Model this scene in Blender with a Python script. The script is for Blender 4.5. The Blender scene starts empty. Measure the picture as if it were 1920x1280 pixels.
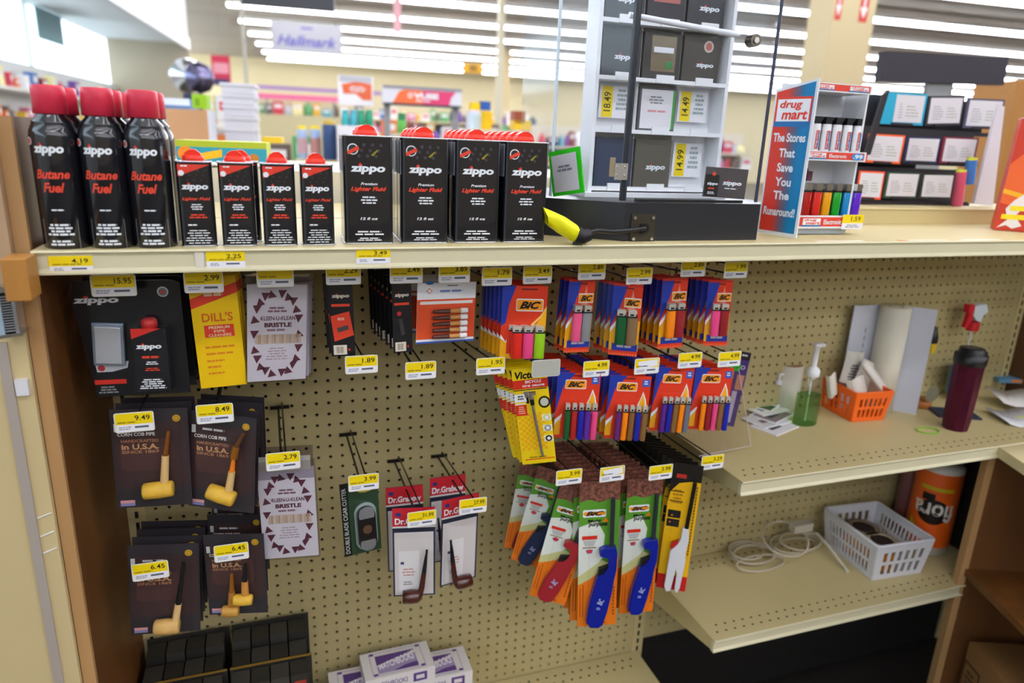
import bpy, math, random
from mathutils import Vector, Matrix
random.seed(7)
C = bpy.context.scene.collection
SC = bpy.context.scene
I = 0.0254          # everything below is written in inches
H0 = 44.0           # floor lies 44 inches below the first peg-hole row used as z = 0
# ------------------------------------------------------------------ camera
F = 1308.53
RW = ((0.94540802, -0.32359618, 0.03858992), (-0.0543599, -0.27334447, -0.96037899), (0.32132331, 0.90585226, -0.27601271))
CAM = Vector((-3.0416633, -57.33172158, 19.98864428))
def W(p): return Vector((p[0]*I, p[1]*I, (p[2]+H0)*I))
def ray(x, y):
    a, b, c = (x-960)/F, (y-640)/F, 1.0
    return Vector([RW[0][i]*a+RW[1][i]*b+RW[2][i]*c for i in range(3)])
def at(x, y, Y): d = ray(x, y); return CAM + d*((Y-CAM[1])/d[1])
def atX(x, y, X): d = ray(x, y); return CAM + d*((X-CAM[0])/d[0])
def atZ(x, y, Z): d = ray(x, y); return CAM + d*((Z-CAM[2])/d[2])
cam = bpy.data.cameras.new('camera'); camo = bpy.data.objects.new('camera', cam); C.objects.link(camo)
cam.sensor_width = 36; cam.lens = F/1920*36; cam.clip_start = 0.02; cam.clip_end = 200
rot = Matrix((RW[0], [-v for v in RW[1]], [-v for v in RW[2]])).transposed()
camo.matrix_world = Matrix.Translation(W(CAM)) @ rot.to_4x4()
cam.dof.use_dof = True; cam.dof.focus_distance = 1.2; cam.dof.aperture_fstop = 2.6
SC.camera = camo
# ------------------------------------------------------------------ world, view
w = bpy.data.worlds.new('world'); SC.world = w; w.use_nodes = True
bg = w.node_tree.nodes['Background']; bg.inputs[0].default_value = (0.86, 0.94, 1.0, 1); bg.inputs[1].default_value = 2.0
SC.view_settings.view_transform = 'Standard'; SC.view_settings.look = 'None'
SC.view_settings.exposure = 1.12; SC.view_settings.gamma = 1; SC.view_settings.use_curve_mapping = False
TUBE = 11.0         # radiance of the ceiling tubes
# ------------------------------------------------------------------ materials
def lin(h):
    h = h.lstrip('#'); c = [int(h[i:i+2], 16)/255 for i in (0, 2, 4)]
    return tuple(x/12.92 if x <= .04045 else ((x+.055)/1.055)**2.4 for x in c)+(1,)
MATS = {}
def mk(hexc, rough=.5, metal=0., coat=0., trans=0., emit=0., var=0., scale=30., alpha=1., ior=1.45, stretch=None):
    key = (hexc, rough, metal, coat, trans, emit, var, scale, alpha, stretch)
    if key in MATS: return MATS[key]
    m = bpy.data.materials.new('mat_%s_%d' % (hexc.strip('#'), len(MATS))); m.use_nodes = True
    nt = m.node_tree; b = nt.nodes['Principled BSDF']
    b.inputs['Base Color'].default_value = lin(hexc); b.inputs['Roughness'].default_value = rough
    b.inputs['Metallic'].default_value = metal; b.inputs['Coat Weight'].default_value = coat
    b.inputs['Transmission Weight'].default_value = trans; b.inputs['IOR'].default_value = ior
    b.inputs['Alpha'].default_value = alpha
    if emit: b.inputs['Emission Color'].default_value = lin(hexc); b.inputs['Emission Strength'].default_value = emit
    n = nt.nodes.new('ShaderNodeTexNoise'); n.inputs['Scale'].default_value = scale
    tc = nt.nodes.new('ShaderNodeTexCoord'); src = tc.outputs['Object']
    if stretch:
        mp = nt.nodes.new('ShaderNodeMapping'); mp.inputs['Scale'].default_value = stretch
        nt.links.new(src, mp.inputs['Vector']); src = mp.outputs['Vector']
    nt.links.new(src, n.inputs['Vector'])
    if var:
        mx = nt.nodes.new('ShaderNodeMixRGB'); mx.blend_type = 'MULTIPLY'; mx.inputs[0].default_value = 1
        rp = nt.nodes.new('ShaderNodeMapRange'); rp.inputs['To Min'].default_value = 1-var; rp.inputs['To Max'].default_value = 1+var*.3
        rp.inputs['From Min'].default_value = .3; rp.inputs['From Max'].default_value = .7
        nt.links.new(n.outputs['Fac'], rp.inputs['Value']); mx.inputs[1].default_value = lin(hexc)
        nt.links.new(rp.outputs['Result'], mx.inputs[2]); nt.links.new(mx.outputs[0], b.inputs['Base Color'])
    else:
        rp = nt.nodes.new('ShaderNodeMapRange'); rp.inputs['To Min'].default_value = max(rough-.05, 0); rp.inputs['To Max'].default_value = min(rough+.05, 1)
        nt.links.new(n.outputs['Fac'], rp.inputs['Value']); nt.links.new(rp.outputs['Result'], b.inputs['Roughness'])
    MATS[key] = m
    return m
def glass(hexc='#ffffff', mixv=.08, tint=.97):
    key = ('glass', hexc, mixv, tint)
    if key in MATS: return MATS[key]
    m = bpy.data.materials.new('clear_%d' % len(MATS)); m.use_nodes = True; nt = m.node_tree; nt.nodes.clear()
    o = nt.nodes.new('ShaderNodeOutputMaterial'); mx = nt.nodes.new('ShaderNodeMixShader')
    t = nt.nodes.new('ShaderNodeBsdfTransparent'); g = nt.nodes.new('ShaderNodeBsdfGlossy'); fr = nt.nodes.new('ShaderNodeFresnel')
    c = lin(hexc); t.inputs[0].default_value = (c[0]*tint, c[1]*tint, c[2]*tint, 1); g.inputs['Roughness'].default_value = .06
    ad = nt.nodes.new('ShaderNodeMath'); ad.operation = 'ADD'; ad.inputs[1].default_value = mixv; ad.use_clamp = True
    fr.inputs[0].default_value = 1.22; ge = nt.nodes.new('ShaderNodeNewGeometry'); mu = nt.nodes.new('ShaderNodeMath'); mu.operation = 'MULTIPLY'
    iv = nt.nodes.new('ShaderNodeMath'); iv.operation = 'SUBTRACT'; iv.inputs[0].default_value = 1
    nt.links.new(ge.outputs['Backfacing'], iv.inputs[1]); nt.links.new(fr.outputs[0], mu.inputs[0]); nt.links.new(iv.outputs[0], mu.inputs[1])
    nt.links.new(mu.outputs[0], ad.inputs[0]); nt.links.new(ad.outputs[0], mx.inputs[0])
    nt.links.new(t.outputs[0], mx.inputs[1]); nt.links.new(g.outputs[0], mx.inputs[2]); nt.links.new(mx.outputs[0], o.inputs[0])
    MATS[key] = m
    return m
CREAM = mk('#c6b685', .45, var=.05, scale=3)
LIP = mk('#d4ccaa', .4, var=.03, scale=3)
PEG = mk('#b5a677', .55, var=.10, scale=2.2)
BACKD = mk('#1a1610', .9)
WOOD = mk('#744720', .45, var=.28, scale=3, stretch=(6, 6, .6))
WOODL = mk('#b98f5e', .5, var=.15, scale=3, stretch=(6, 6, .6))
TAN = mk('#b39474', .6, var=.06, scale=1.5)
CREAM2 = mk('#cdb98a', .5, var=.08, scale=2)
BLK = mk('#141417', .35); BLKM = mk('#1b1b1f', .5); DKG = mk('#35333a', .5)
WHT = mk('#e9e9ee', .5); WHT2 = mk('#d7d6da', .5); RED = mk('#d8301c', .4); YEL = mk('#f2d400', .45); SILV = mk('#c8ccd4', .25, metal=.9)
CHROME = mk('#d8d8d8', .18, metal=1); GREY = mk('#8b8d90', .5); WIRE = mk('#2b2724', .4, metal=.6); CLEAR = glass('#ffffff', .0, 1.)
CLEARB = glass('#f8fbff', .03, 1.)
# ------------------------------------------------------------------ mesh building
TXT = {}
def textmesh(s, bold, shear):
    k = (s, bold, shear)
    if k not in TXT:
        cu = bpy.data.curves.new('t', 'FONT'); cu.body = s; cu.offset = bold; cu.shear = shear; cu.resolution_u = 3; cu.fill_mode = 'BOTH'
        o = bpy.data.objects.new('t', cu); me = o.to_mesh()
        vs = [(v.co.x, v.co.y) for v in me.vertices]; fs = [tuple(p.vertices) for p in me.polygons if abs(p.normal.z) > .5]
        o.to_mesh_clear(); bpy.data.objects.remove(o); bpy.data.curves.remove(cu)
        xs = [v[0] for v in vs]; ys = [v[1] for v in vs]; x0, x1, y0, y1 = min(xs), max(xs), min(ys), max(ys)
        TXT[k] = ([((a-x0)/(x1-x0)-.5, (b-y0)/(y1-y0)-.5) for a, b in vs], fs)
    return TXT[k]
LIFT = .012
class MB:
    def __init__(s, w=1., h=1.):
        s.w, s.h = w, h; s.v = []; s.f = []; s.m = []; s.mats = []; s.sm = []; s.y0 = 0.; s.T = None
    def mi(s, m):
        if m not in s.mats: s.mats.append(m)
        return s.mats.index(m)
    def add(s, vs, fs, m, smooth=False):
        n = len(s.v); k = s.mi(m)
        if s.T: vs = [s.T @ Vector(v) for v in vs]
        s.v += [tuple(v) for v in vs]
        for f in fs: s.f.append(tuple(i+n for i in f)); s.m.append(k); s.sm.append(smooth)
    def box(s, x0, x1, y0, y1, z0, z1, m, r=0):
        if x0 > x1: x0, x1 = x1, x0
        if y0 > y1: y0, y1 = y1, y0
        if z0 > z1: z0, z1 = z1, z0
        s.add([(x0, y0, z0), (x1, y0, z0), (x1, y1, z0), (x0, y1, z0), (x0, y0, z1), (x1, y0, z1), (x1, y1, z1), (x0, y1, z1)],
              [(0, 3, 2, 1), (4, 5, 6, 7), (0, 1, 5, 4), (1, 2, 6, 5), (2, 3, 7, 6), (3, 0, 4, 7)], m)
    def prism(s, pts, y0, y1, m, smooth=False):      # outline in x,z seen from the front, counter-clockwise
        n = len(pts)
        s.add([(p[0], y0, p[1]) for p in pts]+[(p[0], y1, p[1]) for p in pts],
              [tuple(range(n)), tuple(range(2*n-1, n-1, -1))], m)
        s.add([(p[0], y0, p[1]) for p in pts]+[(p[0], y1, p[1]) for p in pts],
              [((i+1) % n, i, n+i, n+(i+1) % n) for i in range(n)], m, smooth)
    def prismz(s, pts, z0, z1, m):                   # outline in x,y
        n = len(pts)
        s.add([(p[0], p[1], z0) for p in pts]+[(p[0], p[1], z1) for p in pts],
              [tuple(range(n-1, -1, -1)), tuple(range(n, 2*n))]+[(i, (i+1) % n, n+(i+1) % n, n+i) for i in range(n)], m)
    def lathe(s, prof, m, n=24, c=(0, 0), sx=1., sy=1., smooth=True, ang=0.):
        vs = []; fs = []
        for r, z in prof:
            for k in range(n):
                a = 2*math.pi*k/n+ang; vs.append((c[0]+r*sx*math.cos(a), c[1]+r*sy*math.sin(a), z))
        for i in range(len(prof)-1):
            for k in range(n): fs.append((i*n+k, i*n+(k+1) % n, (i+1)*n+(k+1) % n, (i+1)*n+k))
        s.add(vs, fs, m, smooth)
        if prof[-1][0] > 1e-4: s.add(vs[-n:], [tuple(range(n))], m)
        if prof[0][0] > 1e-4: s.add(vs[:n], [tuple(range(n-1, -1, -1))], m)
    def tube(s, pts, r, m, n=8, closed=False, r1=None):
        pts = [Vector(p) for p in pts]; vs = []; fs = []; L = len(pts); up = Vector((0, 0, 1)); prev = None
        for i, p in enumerate(pts):
            a = pts[(i-1) % L] if (closed or i > 0) else p; b = pts[(i+1) % L] if (closed or i < L-1) else p
            t = (b-a).normalized()
            if prev is None:
                u = t.orthogonal().normalized()
            else:
                u = (prev-t*prev.dot(t)); u = u.normalized() if u.length > 1e-6 else t.orthogonal().normalized()
            prev = u; v = t.cross(u); rr = r if r1 is None else r+(r1-r)*i/(L-1)
            for k in range(n):
                an = 2*math.pi*k/n; vs.append(p+u*rr*math.cos(an)+v*rr*math.sin(an))
        for i in range(L if closed else L-1):
            j = (i+1) % L
            for k in range(n): fs.append((i*n+k, i*n+(k+1) % n, j*n+(k+1) % n, j*n+k))
        s.add(vs, fs, m, True)
        if not closed: s.add(vs[:n], [tuple(range(n-1, -1, -1))], m); s.add(vs[-n:], [tuple(range(n))], m)
    # artwork in card fractions: x right 0..1, z down 0..1, k = print layer
    def Y(s, k): return s.y0-LIFT*k
    def P(s, pts, m, k=1):
        pts = [(x*s.w, s.Y(k), -z*s.h) for x, z in pts]
        a = sum(pts[i][0]*pts[(i+1) % len(pts)][2]-pts[(i+1) % len(pts)][0]*pts[i][2] for i in range(len(pts)))
        if a < 0: pts = pts[::-1]
        s.add(pts, [tuple(range(len(pts)))], m)
    def R(s, x0, z0, x1, z1, m, k=1, rr=0):
        if not rr: s.P([(x0, z1), (x1, z1), (x1, z0), (x0, z0)], m, k)
        else:
            rx, rz = rr/s.w, rr/s.h; pts = []
            for cx, cz, a0 in ((x1-rx, z1-rz, 0), (x0+rx, z1-rz, 90), (x0+rx, z0+rz, 180), (x1-rx, z0+rz, 270)):
                for q in range(5): a = math.radians(a0+q*22.5); pts.append((cx+rx*math.cos(a), cz+rz*math.sin(a)))
            s.P(pts, m, k)
    def Cc(s, cx, cz, r, m, k=1, n=20, rz=None):
        rz = r if rz is None else rz
        s.P([(cx+r/s.w*math.cos(2*math.pi*i/n), cz+rz/s.h*math.sin(2*math.pi*i/n)) for i in range(n)], m, k)
    def ring(s, cx, cz, r0, r1, m, k=1, n=24, ez=1.):
        vs = []
        for r in (r0, r1):
            for i in range(n): a = 2*math.pi*i/n; vs.append(((cx+r/s.w*math.cos(a))*s.w, s.Y(k), -(cz+r*ez/s.h*math.sin(a))*s.h))
        s.add(vs, [(i, (i+1) % n, n+(i+1) % n, n+i) for i in range(n)], m)
    def T_(s, t, x0, z0, x1, z1, m, k=2, bold=.015, shear=0., rotd=0.):
        vs, fs = textmesh(t, bold, shear); W_, H_ = (x1-x0)*s.w, (z1-z0)*s.h; cx, cz = (x0+x1)/2*s.w, -(z0+z1)/2*s.h
        if abs(rotd) > 45: W_, H_ = H_, W_
        ca, sa = math.cos(math.radians(rotd)), math.sin(math.radians(rotd))
        s.add([(cx+ca*a*W_-sa*b*H_, s.Y(k), cz+sa*a*W_+ca*b*H_) for a, b in vs], fs, m)
    def L(s, x0, z0, x1, z1, n, m, k=2, cen=True, seed=1, fill=.55):
        rg = random.Random(seed); dz = (z1-z0)/n
        for i in range(n):
            wd = (x1-x0)*rg.uniform(.62, 1); a = (x0+x1)/2-wd/2 if cen else x0; e = a+wd
            while a < e-.01:
                b = min(e, a+(x1-x0)*rg.uniform(.14, .34)); s.R(a, z0+dz*i, b-(x1-x0)*.02, z0+dz*(i+fill), m, k); a = b+(x1-x0)*.02
    def logo(s, x0, z0, x1, z1, m, k=2):             # the flame-dotted lighter wordmark
        s.T_('zippo', x0, z0, x1, z1, m, k, .045, .12)
        a = x0+(x1-x0)*.275; b = (x1-x0)*.045; t = (z1-z0)
        s.P([(a-b, z0+t*.14), (a+b, z0+t*.14), (a+b*1.3, z0-t*.04), (a+b*.4, z0-t*.16), (a-b*.9, z0-t*.02)], RED, k+1)
    def blogo(s, x0, z0, x1, z1, k=2):               # orange lozenge with black italic letters
        OR = mk('#f59a1c', .4); WH = WHT
        s.R(x0+(x1-x0)*.16, z0, x1, z1, WH, k, rr=.12*min(1, s.w/3)); e = (x1-x0)*.02
        s.R(x0+(x1-x0)*.16+e, z0+e, x1-e, z1-e, OR, k+1, rr=.11*min(1, s.w/3))
        s.T_('BiC', x0+(x1-x0)*.26, z0+(z1-z0)*.2, x1-(x1-x0)*.08, z0+(z1-z0)*.8, BLK, k+2, .045, .4)
    def merge(s, o):
        n = len(s.v); s.v += o.v; s.f += [tuple(i+n for i in f) for f in o.f]; s.sm += o.sm; s.m += [s.mi(o.mats[k]) for k in o.m]
    def build(s, name, parent=None, M=None, bevel=0):
        me = bpy.data.meshes.new(name); me.from_pydata([(v[0]*I, v[1]*I, v[2]*I) for v in s.v], [], s.f)
        for m in s.mats: me.materials.append(m)
        me.polygons.foreach_set('material_index', s.m); me.polygons.foreach_set('use_smooth', s.sm); me.update()
        o = bpy.data.objects.new(name, me); C.objects.link(o)
        if parent: o.parent = parent
        if M is not None: o.matrix_world = M
        if bevel:
            b = o.modifiers.new('bevel', 'BEVEL'); b.width = bevel*I; b.segments = 2; b.limit_method = 'ANGLE'
        return o
USED = set()
def tag(o, label=None, cat=None, group=None, kind=None):
    if label: o['label'] = label
    if cat: o['category'] = cat
    if group: o['group'] = group
    if kind: o['kind'] = kind
    return o
def empty(name, M, label, cat, group=None):
    o = bpy.data.objects.new(name, None); o.empty_display_size = .02; C.objects.link(o); o.matrix_world = M
    return tag(o, label, cat, group)
def MT(p, rz=0., rx=0., ry=0.): return Matrix.Translation(W(p)) @ Matrix.Rotation(math.radians(rz), 4, 'Z') @ Matrix.Rotation(math.radians(rx), 4, 'X') @ Matrix.Rotation(math.radians(ry), 4, 'Y')
def copy_tree(o, M, label=None, group=None, cat=None):
    def rec(a, par):
        c = a.copy(); C.objects.link(c)
        if par is not None: c.parent = par
        for ch in list(a.children): rec(ch, c)
        return c
    r = rec(o, None); r.matrix_world = M
    return tag(r, label, cat, group)
def struct(name, mb, kind='structure', M=None, bevel=0):
    o = mb.build(name, None, M if M is not None else Matrix.Translation((0, 0, H0*I)), bevel); o['kind'] = kind; return o
WM = Matrix.Translation((0, 0, H0*I))   # meshes written in world inches
def frame(tl, tr, bl, Y, dyr=None, dyb=0., lim=22.):
    # pose of a flat card from three of its corners: hangs along its own left edge, turned about it until square
    a = at(*tl, Y); c = at(*bl, Y+dyb); v = c-a; vn = v.normalized(); r = ray(*tr)
    if dyr is None:
        k = r.dot(vn); t = (a-CAM).dot(vn)/k if abs(k) > 1e-4 else 1e9; p = CAM+r*t; u = p-a
        yaw = math.degrees(math.atan2(u.y, u.x)) if u.x > 0 and u.length < 20 else 90
        if abs(yaw) > lim:
            yaw = max(-lim, min(lim, yaw)) if abs(yaw) < 80 else 0
            b = at(*tr, Y); b = at(*tr, Y+math.tan(math.radians(yaw))*(b.x-a.x)); 
        else: b = p
    else: b = at(*tr, Y+dyr)
    u = b-a; w_ = u.length; u = u.normalized(); v = v-u*v.dot(u); h_ = v.length; v = v.normalized(); n = v.cross(u)
    R_ = Matrix((u, n*-1 if n.y < 0 else n, v*-1)).transposed()
    return Matrix.Translation(W(a)) @ R_.to_4x4(), w_, h_
def shift(M, dx=0., dy=0., dz=0., rz=0., roll=0.):
    return Matrix.Translation(Vector((dx*I, dy*I, dz*I))) @ M @ Matrix.Rotation(math.radians(rz), 4, 'Z') @ Matrix.Rotation(math.radians(roll), 4, 'Y')
# ------------------------------------------------------------------ the store behind (its own axes, turned a few degrees)
hz = ray(608, 250); SY = Vector((hz.x, hz.y, 0)).normalized(); SX = Vector((SY.y, -SY.x, 0)); SANG = math.degrees(math.atan2(SX.y, SX.x))
def sp(x, y, d):     # pixel onto the store plane at depth d (inches)
    r = ray(x, y); return CAM + r*(d/(r.x*SY.x+r.y*SY.y))
def sw(sx, d, z): p = CAM+SX*sx+SY*d; return Vector((p.x, p.y, z))
def sco(p): q = p-CAM; return (q.dot(SX), q.dot(SY), p.z)
def SM(sx, d, z): return MT(sw(sx, d, z), SANG)
CEIL = 136.0; FLOOR = -44.0
FARD = 1310.0
fl = MB(); fl.box(-240, 2600, -430, FARD, -1, 0, mk('#4e463b', .35, var=.12, scale=1.2)); struct('floor', fl, M=SM(0, 0, FLOOR))
BEAM = mk('#9c9184', .7, var=.12, scale=.6, stretch=(.05, 1.5, 1))
ce = MB(); ce.box(-96, 2600, -430, FARD, 0, 4, BEAM); ce.box(-240, -96, 606, FARD, 0, 4, BEAM)
for k in range(10): ce.box(-96, 2600, -120+k*144, -112+k*144, -7, 0, BEAM)
struct('ceiling', ce, M=SM(0, 0, CEIL))
wb = MB(); wb.box(-240, 2600, FARD, FARD+6, 0, 184, mk('#d8c9a0', .7, var=.04, scale=.5)); struct('wall_back', wb, M=SM(0, 0, FLOOR))
wf = MB(); wf.box(-240, 2600, -436, -430, 0, 184, mk('#a39478', .8)); struct('wall_front', wf, M=SM(0, 0, FLOOR))
# lowered bulkhead along the windows, the window wall and its return
sof = MB(); sof.box(-152, -96, -430, 606, 80, 140, mk('#dfe0df', .7)); sof.box(-97, -95, -430, 606, 76, 84, mk('#f2f2f2', .5)); struct('ceiling_bulkhead', sof, M=SM(0, 0, 0))
ret = MB(); ret.box(-150, -96, 600, 608, 0, 124, mk('#aea08a', .7, var=.03)); struct('wall_return', ret, M=SM(0, 0, FLOOR))
wl = MB(); wl.box(-152, -146, -430, 600, -44, 47, mk('#d9dcd8', .6)); struct('wall_window_side', wl, M=SM(0, 0, 0))
FRM = mk('#b8c6c8', .4)
for k in range(7):
    g = MB(); a = -450+k*150; g.box(-150, -149.6, a+1, a+149, 48, 80, glass('#f4fbff', .02, 1.))
    o = struct('window_%d' % (k+1), g, M=SM(0, 0, 0))
    fr = MB(); fr.box(-151, -149, a, a+1, 47, 80, FRM); fr.box(-152, -147, a+1, a+150, 46.5, 48, FRM)
    fo = fr.build('window_frame', o)
def spx(x, y, q): r = ray(x, y); return CAM+r*(q/(r.x*SX.x+r.y*SX.y))
p0, p1 = sco(spx(64, 14, -147)), sco(spx(120, 86, -147))
pz = MB(); pz.box(-147.2, -146.6, p0[1], p1[1], sco(spx(92, 78, -147))[2], sco(spx(92, 22, -147))[2], mk('#8fb6c0', .6)); pz.build('window_poster', None, SM(0, 0, 0)); tag(bpy.data.objects['window_poster'], 'pale blue poster hung high in the bright window above the cans', 'poster')
# ceiling tubes in rows
def fixture():
    r = empty('ceiling_light', Matrix.Identity(4), 'x', 'light')
    b = MB(); b.box(-47.5, 47.5, -3.6, 3.6, 0, 3.2, mk('#e8e8e4', .5)); b.build('housing', r)
    b = MB(); b.box(-47, 47, -3.2, 3.2, -2.0, -.05, mk('#f6f8ff', 1., emit=TUBE)); b.build('light_tube', r)
    return r
fx0 = fixture(); first = True; nf = 0
for j in range(-10, 7):
    d = 640+96*j-18
    for i in range(9 if j < 1 else 18):
        sx = -82+48+96*i+2.0
        M = SM(sx, d, CEIL-9.2)
        px_ = sw(sx, d, CEIL-9)
        if j < -1 and i > 5: continue
        if d < 520: lab, gr = 'fluorescent strip light in the ceiling rows over the peg board counter', 'strip lights over the counter'
        else: lab, gr = 'fluorescent strip light in a long glowing row across the store ceiling', 'strip lights in rows across the far ceiling'
        if first: fx0.matrix_world = M; tag(fx0, lab, 'light', gr); first = False
        else: copy_tree(fx0, M, lab, gr)
# columns
def pxbox(name, x0, y0, x1, y1, d, th, mat, label=None, cat=None, group=None, kind=None, z0=None, z1=None, art=None):
    a = sco(sp(x0, y0, d)); b = sco(sp(x1, y1, d)); ym = (y0+y1)/2
    sa = sco(sp(x0, ym, d))[0]; sb = sco(sp(x1, ym, d))[0]; za = sco(sp((x0+x1)/2, y1, d))[2] if z0 is None else z0; zb = sco(sp((x0+x1)/2, y0, d))[2] if z1 is None else z1
    mb = MB(sb-sa, zb-za); mb.box(0, sb-sa, 0, th, -(zb-za), 0, mat)
    if art: art(mb)
    o = mb.build(name, None, SM(sa, d, zb)); tag(o, label, cat, group, kind); return o
def colart(mb):
    H = mb.h
    for x0, x1 in ((.06, .2), (.62, .82)):
        z1 = 1-(sp(1595, 40, 262).z-FLOOR)/H; mb.R(x0, z1-.14, x1, z1, mk('#c4392e', .5), 6)
        mb.R(x0+(x1-x0)*.4, z1-.1, x0+(x1-x0)*.6, z1-.03, WHT, 10); mb.P([(x0+(x1-x0)*.1, z1-.03), (x1-(x1-x0)*.1, z1-.03), ((x0+x1)/2, z1-.008)], WHT, 10)
pxbox('pillar', 1552, 0, 1632, 160, 262, 15, mk('#c4b38c', .6, var=.03), 'tan square store pillar with two red arrow signs near its top', 'pillar', z0=FLOOR, z1=CEIL, art=colart)
pxbox('pillar', 933, 0, 945, 240, 520, 4, mk('#c9c2aa', .6), 'slim pale floor-to-ceiling pole behind the tall fluid tins', 'pillar', z0=FLOOR, z1=CEIL)
pxbox('pillar', 938, 95, 956, 240, 900, 12, mk('#cdb78c', .6), 'short tan pillar standing far behind the slim pale pole', 'pillar', z0=FLOOR, z1=sp(945, 92, 900).z)
pxbox('pillar', 458, 0, 464, 290, 420, 2.5, mk('#b9b6ab', .6), 'thin grey pole beside the stack of white bins', 'pillar', z0=FLOOR, z1=CEIL)
# hanging signs and screen
def hall(mb):
    mb.T_('Hallmark', .08, .42, .92, .78, mk('#5a58a8', .6), 12, .02, .35); mb.R(.42, .14, .58, .2, mk('#5a58a8', .6), 12)
    for a in (.1, .9): mb.tube([(mb.w*a, .3, 0), (mb.w*a, .3, 60)], .25, GREY, 6)
pxbox('hanging_sign', 508, 44, 642, 100, 560, 1.2, mk('#a9a8b0', .6), 'pale grey hanging sign with lilac script lettering', 'sign', art=hall)
s0 = pxbox('hanging_monitor', 452, -22, 626, 14, 330, 4, mk('#2c3038', .4), 'dark screen seen from below hanging at the top of the view', 'monitor', art=lambda mb: mb.box(mb.w*.45, mb.w*.55, 1, 3, 0, 60, DKG))
pxbox('hanging_banner', 738, -30, 752, 62, 500, .6, mk('#dca6ae', .6), 'narrow pink banner hanging between the rows of strip lights', 'banner', art=lambda mb: mb.tube([(mb.w*.5, .3, 0), (mb.w*.5, .3, 70)], .2, GREY, 6))
pxbox('hanging_sign', 868, 119, 906, 137, 700, 1, mk('#dba21c', .6), 'small amber sign hanging below the far strip lights', 'sign', art=lambda mb: (mb.R(.3, .2, .7, .8, mk('#8a6a28', .6), 20), mb.tube([(mb.w*.5, .5, 0), (mb.w*.5, .5, 75)], .3, GREY, 6)))
pxbox('hanging_poster', 397, 104, 432, 160, 590, .6, mk('#c92f4c', .5), 'red and navy poster hanging at the end of the bulkhead', 'poster', art=lambda mb: (mb.tube([(mb.w*.5, .3, 0), (mb.w*.5, .3, 60)], .2, GREY, 6), mb.R(.1, .25, .9, .6, mk('#e59aa8', .6), 20), mb.R(.1, .78, .9, 1., mk('#3a3f68', .6), 20)))
def vuse(mb):
    [mb.box(mb.w*q-.8, mb.w*q+.8, 2, 4, -(sp(718, 163, 210).z-FLOOR), -.2, GREY) for q in (.06, .94)]
    mb.R(0, 0, 1, .16, mk('#8e8e98', .5), 8); mb.R(0, .9, 1, 1, mk('#23314a', .5), 8)
    mb.P([(.12, .9), (.2, .3), (.26, .18), (.5, .18), (.5, .9)], mk('#f0703a', .5), 8); mb.P([(.5, .9), (.5, .18), (.92, .18), (.86, .5), (.84, .9)], mk('#dc3f74', .5), 8)
    mb.T_('VUSE', .38, .32, .7, .62, WHT, 16, .06); mb.ring(.34, .47, mb.w*.018, mb.w*.032, WHT, 16); mb.L(.36, .7, .66, .82, 1, WHT, 16)
pxbox('tobacco_sign', 718, 163, 866, 199, 210, 5, mk('#dad9e2', .5), 'orange to pink backlit style header sign with white letters above the clerk counter', 'sign', art=vuse)
def osign(mb):
    mb.box(mb.w*.45, mb.w*.55, .3, 1.2, -(sp(634, 142, 215).z-FLOOR), -.2, GREY)
    mb.R(.05, .02, .95, .22, mk('#b9bac4', .5), 6); mb.P([(.1, .3), (.5, .2), (.95, .25), (.95, .8), (.7, .8), (.5, .6), (.15, .62)], mk('#e5693f', .5), 8); mb.L(.25, .36, .85, .56, 3, WHT, 14)
pxbox('store_poster', 634, 142, 700, 198, 215, 1.5, mk('#ece9ee', .5), 'white poster with an orange cloud shape beside the header sign', 'poster', art=osign)
# mirrored foil balloon and bins
bl = MB(); bl.lathe([(0, -9), (5, -7.5), (8.5, -3), (9, 0), (8.5, 3), (5, 7.5), (0, 9)], mk('#dfe3ea', .12, metal=1), 20, sx=1., sy=.45)
bl.tube([(0, 0, -9), (1, 0, -30), (0, 0, FLOOR-sp(352, 142, 420).z)], .15, GREY, 5)
o = bl.build('foil_balloon', None, MT(sp(352, 142, 420), SANG)); tag(o, 'silver foil balloon floating in front of the return wall', 'balloon')
bl = MB(); bl.lathe([(0, -8), (5, -6), (7, -2), (7, 2), (5, 6), (0, 8)], mk('#6f6b88', .2, metal=1), 20, sx=1., sy=.45)
bl.tube([(0, 0, -8), (1, 0, -30), (0, 0, FLOOR-sp(374, 146, 410).z)], .15, GREY, 5)
o = bl.build('foil_balloon', None, MT(sp(374, 146, 410), SANG)); tag(o, 'dark violet foil balloon beside the silver balloon', 'balloon')
WB = mk('#d5d3dc', .5)
yb = [155, 176, 197, 218, 240, 290]
for k in range(5):
    pxbox('storage_bin', 415+k*2, yb[k]+1, 476+k*.5, yb[k+1], 150+k*.0, 9, WB, 'white plastic bin in the tall stack behind the tins, ' + ['topmost', 'second from the top', 'third from the top', 'fourth from the top', 'lowest and tallest'][k], 'bin', 'white bins in a tall stack', art=lambda mb: mb.box(-.25, mb.w+.25, -.3, 9.3, -.5, 0, mk('#e0dee6', .5)))
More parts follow.
